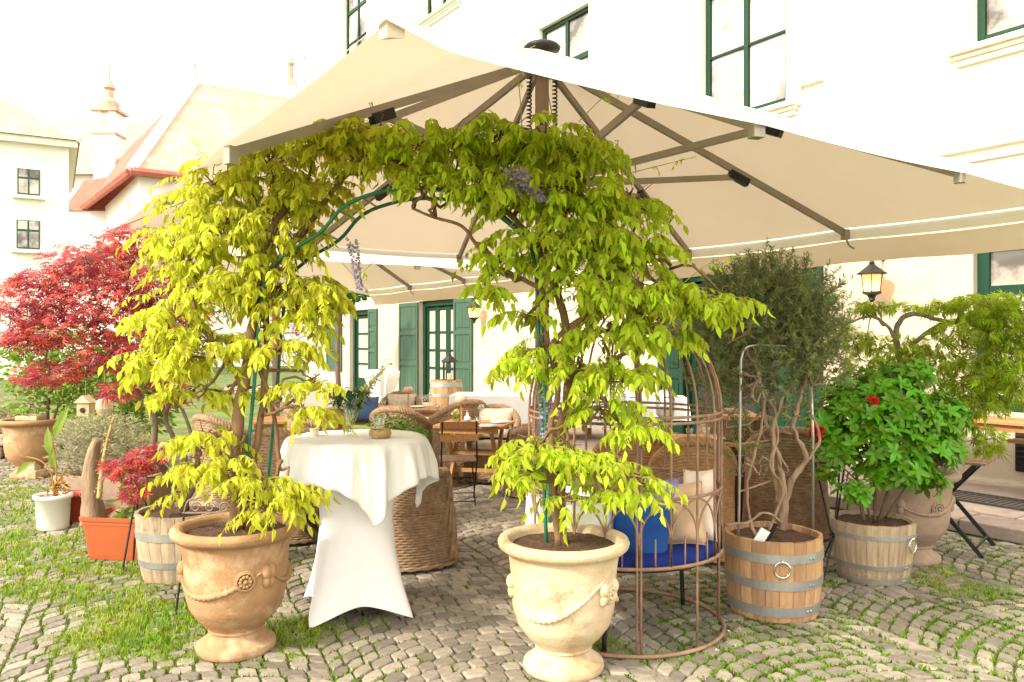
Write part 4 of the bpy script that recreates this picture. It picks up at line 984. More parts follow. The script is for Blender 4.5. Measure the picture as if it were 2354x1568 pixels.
again(cB, 1.02, 6.95, (.0, 1), 'honey wicker armchair seen through the left bars of the birdcage bench')
again(c1, 2.42, 7.05, (.2, 1), 'grey wicker armchair behind the black wire plant stand')
again(c1, -1.90, 6.95, (.4, 1), 'wicker armchair with blue cushion behind the left urn wisteria')
again(c1, -2.25, 9.1, (1, .3), 'wicker armchair far behind the vase, left of the blue cushion chair')
again(cA, -1.75, 12.4, (0, -1), 'far wicker armchair with pale cushion below the white draped bar table')
again(c1, -2.9, 8.2, (.6, .8), 'dark wicker armchair seen through the maple stems')
again(c1, 2.3, 8.3, (-.3, -1), 'wicker armchair behind the trunk of the rosemary tree')
t = thing('seat_pillow', 'denim blue pillow on the wicker chair behind the left urn', 'pillow', Vector((-1.88, 6.75, .87)), .2); part('pillow_body', pillow(.42, .12, .1), M['cushb'], t, True)
t = thing('blue_back_cushion', 'blue back cushion standing behind the glass jar of the bar table', 'cushion', at(832, 941, 10.6), 0); part('cushion_body', pillow(.46, .34, .13), M['cushb'], t, True)
t = thing('wooden_armchair', 'small wooden chair carrying the blue back cushion', 'chair', Vector((at(832, 941, 10.45).x, 10.45, 0)))
b = MB(); b.box((0, 0, .44), (.5, .5, .04)); bevel(part('seat', b, M['teak'], t), .008)
for sx in (-1, 1):
    for sy in (-1, 1): b = MB(); b.box((sx * .21, sy * .21, .3 if sy < 0 else .36), (.04, .04, .6 if sy < 0 else .72)); part('leg', b, M['teak'], t)
    b = MB(); b.box((sx * .21, 0, .62), (.06, .46, .03)); part('armrest', b, M['teak'], t)
b = MB(); b.box((0, .22, .62), (.4, .03, .08)); part('backrest', b, M['teak'], t)

# ================================================================ tables
def trestle(loc, rz, w, d, h, label, name='wooden_table', m='teak', group='wooden restaurant tables'):
    t = thing(name, label, 'table', loc, rz, group); n = 5
    for i in range(n):
        b = MB(); b.box((0, -d / 2 + d * (i + .5) / n, h - .0175), (w, d / n - .006, .035)); bevel(part('board', b, M[m], t), .004)
    b = MB()
    for sy in (-1, 1): b.box((0, sy * (d / 2 - .06), h - .065), (w - .12, .03, .058))
    part('apron', b, M[m], t)
    for sx in (-1, 1):
        x = sx * (w / 2 - .14)
        for s in (-1, 1): b = MB(); b.bar((x + s * .016, -s * d * .40, .0), (x + s * .016, s * d * .34, h - .04), .035, .05); part('leg', b, M[m], t)
    for z, y in ((.2, 0), (.40, 0)): b = MB(); b.box((0, y, z), (w - .28, .05, .04)); part('stretcher', b, M[m], t)
    return t
T1 = Vector((-.43, 9.25, 0)); trestle(T1, R(-12), .80, .70, .75, 'small teak table with crossed legs behind the folding chair')
T2 = Vector((-1.15, 11.3, 0)); trestle(T2, R(-10), 1.1, .75, .75, 'farther wooden table with wineglasses and copper lamp before the barrel')
T3 = Vector((-2.15, 11.6, 0)); trestle(T3, R(-5), 1.0, .7, .74, 'wooden table beside the blue back cushion')
T4 = Vector((-2.6, 9.9, 0)); trestle(T4, R(10), 1.2, .7, .74, 'wooden table behind the left wisteria stems')
T5 = Vector((2.05, 7.75, 0)); trestle(T5, R(-5), 1.3, .7, .75, 'wooden table with glasses behind the birdcage bench')
def table_lamp(p, label):
    t = thing('table_lamp', label, 'lamp', p, 0, 'small copper table lamps'); b = MB(); b.lathe([(.001, 0), (.05, 0), (.05, .012), (.008, .018), (.008, .30), (.001, .3)], 20); part('stem', b, M['copperl'], t, True)
    b = MB(); b.lathe([(.04, .33), (.055, .325), (.085, .26), (.08, .26), (.045, .318)], 24); part('shade', b, M['lampshade'], t, True)
def wineglass(p, label, sc=1.0):
    t = thing('wine_glass', label, 'glass', p, 0, 'wine glasses on the tables'); b = MB(); b.lathe([(.001, .003), (.035, .002), (.034, .005), (.004, .01), (.0035, .09), (.02, .105), (.036, .135), (.04, .165), (.031, .215), (.030, .215), (.038, .165), (.033, .135), (.018, .11), (.001, .10)], 20); part('glass_body', b, M['cut'], t, True); t.scale = (sc,) * 3
def tumbler(p, label):
    t = thing('tumbler', label, 'glass', p, 0, 'water tumblers on the tables'); b = MB(); b.lathe([(.001, 0), (.03, 0), (.036, .09), (.034, .09), (.028, .008), (.001, .008)], 16); part('glass_body', b, M['cut'], t, True)
def on(px, py, z): Y = (H - z) * F / (py - CY); return Vector(((px - CX) / F * Y, Y, z))
z1 = .751
table_lamp(on(1060, 976, z1), 'copper table lamp beside the flower pot on the small teak table')
table_lamp(on(938, 944, z1) , 'copper table lamp on the farther wooden table')
wineglass(on(1106, 972, z1), 'wine glass on the right of the small teak table'); wineglass(on(974, 943, z1), 'left wine glass of the pair before the barrel'); wineglass(on(987, 942, z1), 'right wine glass of the pair before the barrel')
tumbler(on(1098, 977, z1), 'tumbler on the small teak table beside the bottle'); tumbler(on(1005, 944, z1), 'tumbler right of the wine glass pair')
t = thing('glass_bottle', 'white labelled glass bottle with cork on the small teak table', 'bottle', on(1074, 978, z1)); b = MB(); b.lathe([(.001, 0), (.034, 0), (.037, .01), (.037, .08), (.03, .10), (.013, .115), (.011, .15), (.001, .15)], 20); part('bottle_body', b, M['paper'], t, True); b = MB(); b.lathe([(.012, .145), (.012, .175), (.001, .176)], 12); part('cork', b, M['teak'], t)
b = MB(); b.lathe([(.0375, .03), (.0375, .065)], 20); part('label_band', b, M['steel'], t)
t = thing('small_flower_pot', 'little terracotta pot with cream flowers on the small teak table', 'flower pot', on(1050, 975, z1)); fo = on(1050, 975, z1)
b = MB(); b.lathe([(.001, 0), (.03, 0), (.04, .06), (.036, .06), (.001, .05)], 18); part('pot_body', b, M['terra'], t, True)
Lv, Lf = Leaves(), Leaves()
for i in range(110): d = rv(1).normalized(); Lv.add(fo + Vector((0, 0, .085)) + d * random.uniform(.01, .05), d, rv(1), .03, random.random())
for i in range(70): d = rv(1).normalized(); d.z = abs(d.z); Lf.add(fo + Vector((0, 0, .11)) + d * .05, d, rv(1), .016, random.random())
Lv.build(T_WIDE, M['shrub'], t, fo); Lf.build(T_PETAL, M['creamfl'], t, fo, jname='blossoms')
def plate(p, label):
    t = thing('plate', label, 'plate', p, 0, 'plates set on the tables'); b = MB(); b.lathe([(.001, .004), (.06, .004), (.105, .014), (.107, .012), (.06, .0), (.001, 0)], 28); part('dish', b, M['whitepot'], t, True); b = MB(); b.box((.02, 0, .022), (.18, .07, .012), .3); part('napkin', b, M['linen'], t)
plate(on(1120, 981, z1) , 'plate with folded napkin at the right front of the small teak table'); plate(on(1146, 972, z1), 'plate with napkin at the right rear of the small teak table')
plate(T2 + Vector((-.2, .1, .751)), 'plate on the farther wooden table'); plate(T3 + Vector((.1, 0, .741)), 'plate on the table beside the blue cushion')
for i, (dx, dy) in enumerate(((-.3, .1), (-.12, .16), (.1, .05), (.3, .14), (.45, -.05))): tumbler(T5 + Vector((dx, dy, .751)), ('tumbler at the left end of the table behind the birdcage', 'second tumbler from the left behind the birdcage', 'middle tumbler on the table behind the birdcage', 'second tumbler from the right behind the birdcage', 'tumbler at the right end of the table behind the birdcage')[i])
plate(T5 + Vector((-.1, -.15, .751)), 'plate with napkin on the table behind the birdcage')
for i, (dx, dy) in enumerate(((-.3, .1), (.0, .15), (.28, 0))): tumbler(T3 + Vector((dx, dy, .741)), ('tumbler at the left of the table by the blue cushion', 'middle tumbler of the table by the blue cushion', 'tumbler at the right of the table by the blue cushion')[i])

# folding bistro chair
fc = thing('folding_bistro_chair', 'folding bistro chair with wooden slats and thin black iron legs', 'chair', Vector((-.575, 8.45, 0)), R(8))
for i in range(6): b = MB(); b.box((0, -.17 + i * .066 + .03, .45), (.38, .055, .016)); part('slat', b, M['greywood'], fc)
for z_ in (.83, .70): b = MB(); b.box((0, -.235, z_), (.40, .014, .075 if z_ > .8 else .07)); part('back_slat', b, M['teak'], fc)
for sx in (-1, 1):
    b = MB(); b.bar((sx * .175, -.24, .87), (sx * .185, -.20, .46), .016, .022); b.bar((sx * .185, -.20, .46), (sx * .19, .22, .0), .014, .018); part('back_leg', b, M['black'], fc)
    b = MB(); b.bar((sx * .165, .19, .44), (sx * .165, -.24, .0), .014, .018); part('leg', b, M['black'], fc)
b = MB(); b.bar((-.17, -.22, .04), (.17, -.22, .04), .01); b.bar((-.19, .19, .05), (.19, .19, .05), .01); b.bar((-.17, 0, .25), (.17, 0, .25), .01); part('cross_rod', b, M['black'], fc)

# long buffet with white cloth, and the draped bar table, barrel and lantern near the door
def draped_box(name, label, loc, rz, w, d, h, drop, legs=True, group=None):
    t = thing(name, label, 'table', loc, rz, group)
    b = MB(); b.box((0, 0, h - .02), (w - .02, d - .02, .03)); part('tabletop', b, M['teak'], t)
    per = []; n = 36
    for i in range(n): per.append((-w / 2 + w * i / n, -d / 2))
    for i in range(14): per.append((w / 2, -d / 2 + d * i / 14))
    for i in range(n): per.append((w / 2 - w * i / n, d / 2))
    for i in range(14): per.append((-w / 2, d / 2 - d * i / 14))
    def fn(i, j):
        x, y = per[i % len(per)]; z = (h + .003, h - .005, h - drop * .35, h - drop * .7, h - drop)[j]; k = (0, .01, .02, .03, .035)[j] + .012 * math.sin(i * 1.1) * j / 4
        nx, ny = (x / (w / 2)), (y / (d / 2)); m = max(abs(nx), abs(ny)); ox = math.copysign(1, x) if abs(nx) >= m - 1e-6 else 0; oy = math.copysign(1, y) if abs(ny) >= m - 1e-6 else 0
        return Vector((x + ox * k, y + oy * k, z))
    b = MB(); b.grid(fn, len(per), 5, True); b.add([fn(i, 0) for i in range(len(per))], [tuple(range(len(per)))]); part('white_cloth', b, M['linen'], t)
    if legs:
        for sx in (-1, 1):
            for s in (-1, 1):
                for o in (0,): b = MB(); b.bar((sx * (w / 2 - .25), -s * d * .35, 0), (sx * (w / 2 - .25), s * d * .35, h - .05), .06, .045); part('leg', b, M['teak'], t)
    return t
draped_box('buffet_table', 'long buffet table under a white cloth in front of the lower wall', Vector((.28, 13.2, 0)), R(-4), 2.5, .9, .82, .5)
draped_box('serving_table', 'table with white cloth between the buffet and the big green doors', Vector((2.0, 12.0, 0)), R(-6), 1.2, .6, .86, .32)
for i, (dx, lab) in enumerate(((-.28, 'left steel chafing dish hanging below the white cloth'), (.22, 'right steel chafing dish below the white cloth'))):
    t = thing('chafing_dish', lab, 'serving dish', Vector((2.0 + dx, 11.55, 0)), 0, 'steel chafing dishes by the green doors')
    b = MB(); b.lathe([(.02, 0), (.02, .55), (.12, .62), (.14, .66), (.14, .88), (.12, .90), (.001, .9)], 20); part('pan', b, M['steel'], t, True); b = MB(); b.lathe([(.14, .9), (.12, .96), (.02, 1.0), (.001, 1.02)], 20); part('lid', b, M['steel'], t, True)
t = thing('draped_bar_table', 'distant tall bar table gathered in white cloth beside the green shutter', 'table', Vector((-2.68, 16.4, 0)))
b = MB(); pr = [(.32, 1.10), (.34, 1.08), (.33, .95), (.27, .75), (.2, .55), (.2, .3), (.28, .05), (.3, .01)]
b.grid(lambda i, j: Vector(((pr[j][0] + .02 * math.sin(i * 1.3) * (j > 0) * (1 + .5 * math.sin(j))) * math.cos(i * math.pi / 36), (pr[j][0] + .02 * math.sin(i * 1.3) * (j > 0)) * math.sin(i * math.pi / 36), pr[j][1])), 72, len(pr), True)
b.lathe([(.001, 1.105), (.32, 1.10)], 36); part('white_cloth', b, M['linen'], t, True)
PBF = Vector((-1.32, 16.0, 0)); barrel(PBF, .92, .30, .30, 'upright honey coloured wine barrel in front of the shuttered door', 'oak', ((.90, .09), (.68, .07), (.25, .06)), None, .05, 20, 'hoop', True, 0, 'wine_barrel', 'barrel', None)
t = thing('candle_lantern', 'black framed candle lantern with pointed roof on the wine barrel', 'lantern', PBF + Vector((.06, 0, .90)))
b = MB()
for sx in (-1, 1):
    for sy in (-1, 1): b.box((sx * .11, sy * .11, .2), (.02, .02, .36))
b.box((0, 0, .01), (.26, .26, .03)); b.box((0, 0, .38), (.27, .27, .025)); part('frame', b, M['black'], t)
b = MB(); b.lathe([(.18, .39), (.05, .50), (.03, .56), (.001, .57)], 4); b.tube([(.03 * math.cos(i * .5), 0, .58 + .03 * math.sin(i * .5)) for i in range(14)], .006, 4); part('roof', b, M['black'], t)
b = MB(); b.box((0, 0, .19), (.205, .205, .32)); part('glass_body', b, M['glass'], t); b = MB(); b.lathe([(.04, .03), (.04, .15), (.001, .15)], 12); part('candle', b, M['candle'], t)

# ================================================================ birdcage bench
BC = Vector((.68, 4.84, 0)); RB = .575
bc = thing('birdcage_bench', 'rust pink iron birdcage bench with gothic arch lattice and domed wires', 'bench', BC)
def ringp(z, r=RB, n=64, a0=0, a1=360): return [Vector((r * math.cos(R(a0 + (a1 - a0) * i / n)), r * math.sin(R(a0 + (a1 - a0) * i / n)), z)) for i in range(n + 1)]
ZS_, ZM, ZT1, ZT2 = .475, .845, 1.275, 1.25
for z, rr, th in ((.013, RB + .015, .012), (ZS_, RB, .0105), (ZM, RB, .009), (1.285, RB, .009), (1.252, RB, .009)):
    b = MB(); b.tube(ringp(z, rr, 64, 60 if z not in (.013, ZS_) and False else 0, 360), th, 6, False); part('ring', b, M['rust'], bc, True)
def cpt(a, z, r=RB): return Vector((r * math.cos(R(a)), r * math.sin(R(a)), z))
bars = [-90 + 18 * k for k in range(20)]
for k, a in enumerate(bars):
    full = k in (0, 5, 10, 15)
    z0 = 0.01 if k in (0, 2, 5, 10, 15, 17) else ZM
    for da in ((-1.1, 1.1) if full else (0,)):
        pts = [cpt(a + da, z0), cpt(a + da, ZM + .01), cpt(a + da, 1.28)]
        dome = [cpt(a + da, 1.28 + .62 * math.sin(s), RB * math.cos(s) ** .9 if s < 1.5 else .02) for s in [i * .157 for i in range(1, 10)]] + [cpt(a, 1.91, .015)]
        b = MB(); b.tube([cpt(a + da, z0), cpt(a + da, ZS_), cpt(a + da, ZM), cpt(a + da, 1.28)] + dome, .0070, 6); part('bar', b, M['rust'], bc, True)
b = MB(); b.lathe([(.02, 1.89), (.035, 1.91), (.02, 1.93), (.03, 1.96), (.001, 1.99)], 12); part('finial', b, M['rust'], bc, True)
for k in range(20):                                        # gothic lattice between seat ring and middle rail
    a = -90 + 18 * k
    b = MB(); b.tube([cpt(a + 9, ZS_), cpt(a + 9, ZS_ + .16)], .005, 5)
    for s in (-1, 1):
        pts = [cpt(a + 9 - s * 9, ZS_ + .0), cpt(a + 9 - s * 9, ZS_ + .16)] + [cpt(a + 9 - s * 9 + s * 27 * (1 - math.cos(q)) , ZS_ + .16 + .21 * math.sin(q)) for q in [i * .196 for i in range(1, 9)]]
        b.tube([cpt(a + 9 + s * 9, ZS_), cpt(a + 9 + s * 9, ZS_ + .14)] + [cpt(a + 9 + s * 9 - s * 27 * (1 - math.cos(q * .9)), ZS_ + .14 + .23 * math.sin(q)) for q in [i * .196 for i in range(1, 9)]], .006, 5)
    part('lattice_arch', b, M['rust'], bc, True)
b = MB(); b.lathe([(.001, ZS_ - .03), (RB - .03, ZS_ - .03), (RB - .03, ZS_ - .012), (.001, ZS_ - .012)], 40); part('seat_plate', b, M['black'], bc)
for a in (35, 100, 160, 250): b = MB(); b.tube(smoothpath([cpt(a, ZS_ - .03, RB - .12), cpt(a, .3, RB - .08), cpt(a, 0.0, RB - .06)], 4), .014, 6); part('leg', b, M['black'], bc, True)
t = thing('seat_pad', 'round navy blue seat pad with ruffled edge inside the birdcage bench', 'seat pad', BC + Vector((0, 0, ZS_ - .01)))
b = MB(); b.grid(lambda i, j: Vector((((0, .3, .48, .53, .54, .535)[j] + (.012 * math.sin(i * 2.1) if j > 3 else 0)) * math.cos(i * math.pi / 60), ((0, .3, .48, .53, .54, .535)[j] + (.012 * math.sin(i * 2.1) if j > 3 else 0)) * math.sin(i * math.pi / 60), (.07, .07, .065, .045, .0, -.012)[j] + (.008 * math.sin(i * 1.7) if j > 3 else 0))), 120, 6, True); part('pad_body', b, M['navy'], t, True)
def cushion(px, py, Y, w, h, m, label, rz=0, tilt=0, lean=-.15, th=.14):
    t = thing('throw_cushion', label, 'cushion', at(px, py, Y), 0, 'cushions leaning inside the birdcage bench'); t.rotation_euler = (lean, tilt, rz)
    part('cushion_body', pillow(w, h, th, 14, .09), M[m], t, True); b = MB(); k = .5
    pts = [(w * k * x_ * (1 - .09 * (1 - y_ * y_)), 0, h * k * y_ * (1 - .09 * (1 - x_ * x_))) for x_, y_ in [(-1, -1), (-1, -.5), (-1, 0), (-1, .5), (-1, 1), (-.5, 1), (0, 1), (.5, 1), (1, 1), (1, .5), (1, 0), (1, -.5), (1, -1), (.5, -1), (0, -1), (-.5, -1), (-1, -1)]]
    b.tube(pts, .004, 5, False); part('piping', b, M[m], t, True)
cushion(1343, 1178, 4.50, .34, .30, 'cwhite', 'white quilted cushion behind the cream urn', .1, .05)
cushion(1245, 1195, 4.78, .22, .32, 'cwhite', 'white cushion glimpsed left of the cream urn trunk', .5, .1)
cushion(1472, 1228, 4.47, .33, .34, 'cblue', 'royal blue cushion leaning in the middle of the birdcage bench', -.1, .12)
cushion(1520, 1172, 4.60, .22, .36, 'cpurple', 'mauve cushion peeking behind the royal blue one', .1, .0)
cushion(1570, 1180, 4.58, .24, .36, 'cbeige', 'beige cushion right of the mauve one', -.35, -.1)
cushion(1608, 1160, 4.74, .20, .42, 'cfluff', 'ivory satin cushion with raised corners at the right bars', -.7, -.12)

# ================================================================ right side furniture
def black_folding_table(loc, rz, w, d, h, label):
    t = thing('folding_table', label, 'table', loc, rz, 'black iron folding tables')
    for i in range(7): b = MB(); b.box((0, -d / 2 + d * (i + .5) / 7, h - .01), (w, d / 7 - .012, .018)); part('slat', b, M['greywood'], t)
    b = MB(); b.box((-w / 2 + .08, 0, h - .03), (.03, d - .02, .02)); b.box((w / 2 - .08, 0, h - .03), (.03, d - .02, .02)); part('frame', b, M['black'], t)
    for sy in (-1, 1):
        for s in (-1, 1): b = MB(); b.bar((s * w * .46, sy * (d / 2 - .06) + s * .012, .0), (-s * w * .38, sy * (d / 2 - .06) + s * .012, h - .03), .024, .03); part('leg', b, M['black'], t)
    b = MB()
    for s in (-1, 1): b.bar((s * w * .40, -(d / 2 - .06), .08), (s * w * .40, d / 2 - .06, .08), .014); 
    part('cross_rod', b, M['black'], t); return t
FT = Vector((3.58, 6.62, 0)); black_folding_table(FT, R(-40), .72, .62, .75, 'black iron folding table with weathered slats beside the grey brown urn')
t = thing('wooden_lantern', 'brown wooden box lantern with glass sides on the folding table', 'lantern', FT + Vector((-.12, -.02, .752)), R(-30))
b = MB()
for sx in (-1, 1):
    for sy in (-1, 1): b.box((sx * .12, sy * .12, .19), (.026, .026, .34))
b.box((0, 0, .012), (.32, .32, .024)); b.box((0, 0, .04), (.28, .28, .03)); b.box((0, 0, .37), (.30, .30, .025)); bevel(part('frame', b, M['brownwood'], t), .003)
b = MB(); b.box((0, 0, .2), (.23, .23, .3)); part('glass_body', b, M['glass'], t); b = MB(); b.lathe([(.04, .055), (.04, .17), (.001, .17)], 14); part('candle', b, M['candle'], t); b = MB(); b.lathe([(.16, .383), (.03, .42), (.001, .42)], 4); part('roof', b, M['brownwood'], t)
# wooden beer table along the wall
WT = uv(3.35, 8.95, .12); wt = thing('long_wooden_table', 'long orange brown wooden table with trestle legs along the wall under the window', 'table', WT, BROT)
for i in range(3): b = MB(); b.box((0, -.18 + .18 * i, .745), (4.3, .17, .035)); bevel(part('board', b, M['teak'], wt), .005)
b = MB(); b.box((0, -.20, .69), (4.1, .03, .07)); b.box((0, .20, .69), (4.1, .03, .07)); part('apron', b, M['teak'], wt)
for x_ in (-1.7, .18, 1.9):
    for s in (-1, 1): b = MB(); b.bar((x_ + s * .18, s * .22, 0), (x_ - s * .04, s * .1, .72), .07, .045); part('leg', b, M['teak'], wt)
b = MB(); b.box((.9, -.16, .14), (2.2, .04, .07)); part('stretcher', b, M['teak'], wt); b = MB(); b.box((.9, .16, .14), (2.2, .04, .07)); part('stretcher', b, M['teak'], wt)
wb_ = thing('wooden_bench', 'slatted wooden bench pushed under the long wooden table', 'bench', uv(2.7, 9.2, .12), BROT)
for i in range(2): b = MB(); b.box((0, -.07 + .14 * i, .52), (2.6, .125, .03)); part('board', b, M['teak'], wb_)
for x_ in (-.9, .9): b = MB(); b.box((x_, 0, .25), (.06, .24, .5)); part('leg', b, M['teak'], wb_)
# black wire plant stand
ps = thing('wire_plant_stand', 'empty black wire plant stand between the two barrels', 'plant stand', Vector((2.32, 5.75, 0)))
b = MB(); b.tube(ringp(.83, .125, 24), .007, 5, False); part('ring', b, M['black'], ps)
b = MB(); b.tube(ringp(.30, .03, 14), .006, 5, False); part('collar', b, M['black'], ps)
for k in range(3):
    a = -75 + 120 * k; b = MB(); b.tube([cpt(a, .83, .125), cpt(a, .33, .02), cpt(a + 180, 0, .17)], .0075, 5); part('leg', b, M['black'], ps)
# black tripod stands at the left barrel, and the folding table behind the left urn
for (x_, y_, lab, s_) in ((-2.80, 5.98, 'black iron tripod plant stand between orange trough and bleached barrel', 1.0),):
    t = thing('iron_tripod', lab, 'plant stand', Vector((x_, y_, 0)))
    for k in range(3): a = -110 + 120 * k; b = MB(); b.tube([cpt(a, 0, .16), cpt(a, .55, .03)], .008, 5); part('leg', b, M['black'], t)
    t = thing('scroll_stand', 'black iron stand with scrollwork between the bleached barrel and the tan urn', 'plant stand', Vector((-1.93, 4.95, 0)))
b = MB(); b.tube([(-.16, 0, 0), (-.13, .02, .3), (-.13, .05, .62)], .007, 5); part('leg', b, M['black'], t); b = MB(); b.tube([(.22, .1, 0), (.2, .08, .62)], .007, 5); part('leg', b, M['black'], t)
b = MB(); b.tube([(-.14, .05, .62), (.2, .08, .62)], .006, 5)
for cx in (-.06, .03, .12):
    b.tube([(cx + .035 * (1 - q / 26) * math.cos(q * .5), .06, .655 + .035 * (1 - q / 26) * math.sin(q * .5)) for q in range(20)], .0045, 4)
b.tube(smoothpath([(-.13, .05, .62), (-.1, .05, .70), (.0, .06, .715), (.03, .06, .66)], 4), .0045, 4); part('scrollwork', b, M['mast'], t)
black_folding_table(Vector((-1.72, 6.35, 0)), R(15), .62, .6, .62, 'black folding table with slatted top behind the tan urn')
# dark wooden menu cupboard seen between cage and rosemary
t = thing('wooden_cupboard', 'red brown wooden cupboard behind the rosemary trunk', 'cupboard', Vector((2.22, 7.6, 0)), .1)
b = MB(); b.box((0, 0, .48), (.36, .3, .96)); bevel(part('carcass', b, M['brownwood'], t), .01); b = MB(); b.box((0, -.158, .5), (.28, .016, .78)); part('door', b, M['brownwood'], t); b = MB(); b.box((0, 0, .975), (.42, .36, .03)); part('top', b, M['teak'], t)
# stone on the chair back, hanging lanterns on the left, petals
for (px, py, Y, lab) in ((197, 940, 8.6, 'small pale birdhouse hanging left of the silver bush'), (240, 935, 8.3, 'round pale hanging lantern above the silver bush')):
    t = thing('hanging_ornament', lab, 'ornament', at(px, py, Y)); b = MB()
    if px < 200: b.box((0, 0, 0), (.13, .12, .15)); b.add([(-.09, -.08, .07), (.09, -.08, .07), (.09, .08, .07), (-.09, .08, .07), (0, -.08, .15), (0, .08, .15)], [(0, 1, 4), (2, 3, 5), (0, 4, 5, 3), (1, 2, 5, 4)])
    else: b.lathe([(.001, -.1), (.06, -.09), (.085, -.02), (.075, .06), (.03, .1), (.001, .1)], 18)
    part('body', b, M['terra2'], t); b = MB(); b.tube([(0, 0, .1), (0, 0, .75)], .003, 4); part('cord', b, M['vine'], t)
    b = MB(); b.ball((0, -.066 if px < 200 else -.075, -.01), .03, 6, (1, .2, 1)); part('opening', b, M['dark'], t)
for (px, py, s, lab) in ((1672, 1453, .022, 'largest white petal lying on the setts right of the birdcage foot'), (1648, 1498, .012, 'tiny white petal below the birdcage ring'), (1700, 1448, .009, 'small white petal beside the larger one'), (1310, 1555, .015, 'white petal near the cream urn foot'), (1215, 1520, .012, 'pale petal between the urns'), (330, 1405, .016, 'pale petal in the left grass')):
    t = thing('fallen_petal', lab, 'petal', gp(px, py) + Vector((0, 0, .008)), random.uniform(0, 6), 'pale petals fallen on the setts')
    b = MB(); b.grid(lambda i, j: Vector((s * (1.4 * i / 6 - .7), s * (j / 6 - .5) * (1.2 - abs(i - 3) / 4), .006 * math.sin(i) + .003 * j / 6)), 7, 7); part('petal_blade', b, M['petal'], t, True)

# ================================================================ the green arch trellis
tr = thing('garden_arch', 'green metal garden arch carrying the wisteria between the two urns', 'trellis', (0, 0, 0))
def archpath(dy):
    px = [(552, 1222), (580, 930), (606, 660), (650, 590), (735, 535), (790, 475), (860, 445), (940, 432), (1040, 440), (1120, 470), (1190, 530), (1228, 600), (1238, 800), (1256, 1262)]
    out = []
    for i, (x, y) in enumerate(px):
        f = i / (len(px) - 1); Y = 4.44 * (1 - f) + 4.14 * f + dy
        out.append(at(x, y, Y) if dy == 0 else at(x, y, Y - dy) + Vector((.035, dy, 0)))
    return smoothpath(out, 5)
A1_, A2_ = archpath(0), archpath(.32)
for pth in (A1_, A2_): b = MB(); b.tube(pth, .0105, 8); part('hoop', b, M['trellis'], tr, True)
for i in range(4, len(A1_) - 3, 4): b = MB(); b.tube([A1_[i], A2_[i]], .006, 5); part('rung', b, M['trellis'], tr)

# ================================================================ wisteria
def compound(LV, TW, p, out, Lr, n, ls, droop=1.0):
    out = Vector(out); side = Vector((out.x, out.y, 0)); side = side.normalized() if side.length > .05 else Vector((random.uniform(-1, 1), random.uniform(-1, 1), 0)).normalized()
    pts = []; d = (side + Vector((0, 0, random.uniform(-.1, .5)))).normalized(); q = Vector(p)
    for i in range(6):
        pts.append(q.copy()); q += d * Lr / 5; d = (d + Vector((0, 0, -.28 * droop))).normalized()
    TW.tube(pts, [.0018, .0018, .0016, .0014, .0012, .001], 3, False)
    m = n // 2; lsz = random.choice((.6, .85, 1, 1, 1.15, 1.25))
    for i in range(m):
        f = .25 + .7 * i / m; k = f * 5; j = min(4, int(k)); c = pts[j].lerp(pts[j + 1], k - j); ax = (pts[j + 1] - pts[j]).normalized(); lat = ax.cross(Vector((0, 0, 1))).normalized()
        for s in (-1, 1):
            dd = lat * s * random.uniform(.25, .9) + ax * random.uniform(.1, .6) + Vector((0, 0, -1.0 * random.uniform(.3, 1.2))) + rv(.12)
            nn = lat * s * .6 + ax * .3 + rv(.5) + Vector((0, -.25, .3))
            LV.add(c, dd, nn, ls * lsz * random.uniform(.75, 1.2) * (1 - .25 * abs(f - .5)), min(.999, max(0, random.gauss(.5, .27))))
    ax = (pts[5] - pts[4]); LV.add(pts[5], ax.normalized() + Vector((0, 0, -.8)), rv(1), ls * 1.05, random.random())
def wisteria(name, label, base, stems, blobs, lm, tendrils, single=300):
    t = thing(name, label, 'wisteria', base, 0, 'wisteria vines trained over the garden arch')
    b = MB()
    for (pts, r0, r1) in stems:
        P3 = smoothpath([at(*q) if len(q) == 3 else q for q in pts], 5)
        P3 = [p + Vector((noise.noise(p * 9), noise.noise(p * 9 + Vector((5, 0, 0))), 0)) * .012 for p in P3]
        k = len(P3); b.tube(P3, [(r0 + (r1 - r0) * i / (k - 1)) * (1 + .12 * noise.noise(P3[i] * 25)) for i in range(k)], 9)
    b.shift(base); part('trunk', b, M['bark'], t, True)
    LV = Leaves(); TW = MB(); BR = MB()
    anchors = [at(*q) for (pts, r0, r1) in stems for q in pts if len(q) == 3]
    for bl_ in blobs:
        c = at(bl_[0], bl_[1], bl_[2]); near = sorted(anchors, key=lambda a: (a - c).length)[:3]
        for a in near[:2]:
            p = wiggle(a, c + rv(.03), .35, 7); BR.tube(p, [.012 - .001 * i for i in range(len(p))], 5)
        for k in range(4 + bl_[6] // 4):
            e, _ = blobpt(bl_, .2); p = wiggle(c, c + (e - c) * 1.15, .5, 6); BR.tube(p, [.0055, .0045, .004, .0035, .003, .0025, .002][:len(p)], 4)
        for k in range(int(bl_[6] * 1.15)):
            p, o = blobpt(bl_, .5); compound(LV, TW, p - o * .05, o + Vector((0, -.25, 0)), random.uniform(.12, .24), random.choice((9, 11, 11, 13)), .064)
    for td in tendrils:
        P3 = smoothpath([at(*q) for q in td], 5); TW.tube(P3, [.0028 - .0018 * i / len(P3) for i in range(len(P3))], 4)
        for i in range(4, len(P3), 4): compound(LV, TW, P3[i], rv(1), .07, 5, .03)
    TW.shift(base); BR.shift(base); part('branches', BR, M['bark'], t, True, kind='stuff'); part('twigs', TW, M['vine'], t, kind='stuff')
    LV.build(leaf_t(.38, .22, .13), M[lm], t, base, single); return t
LY = 4.42
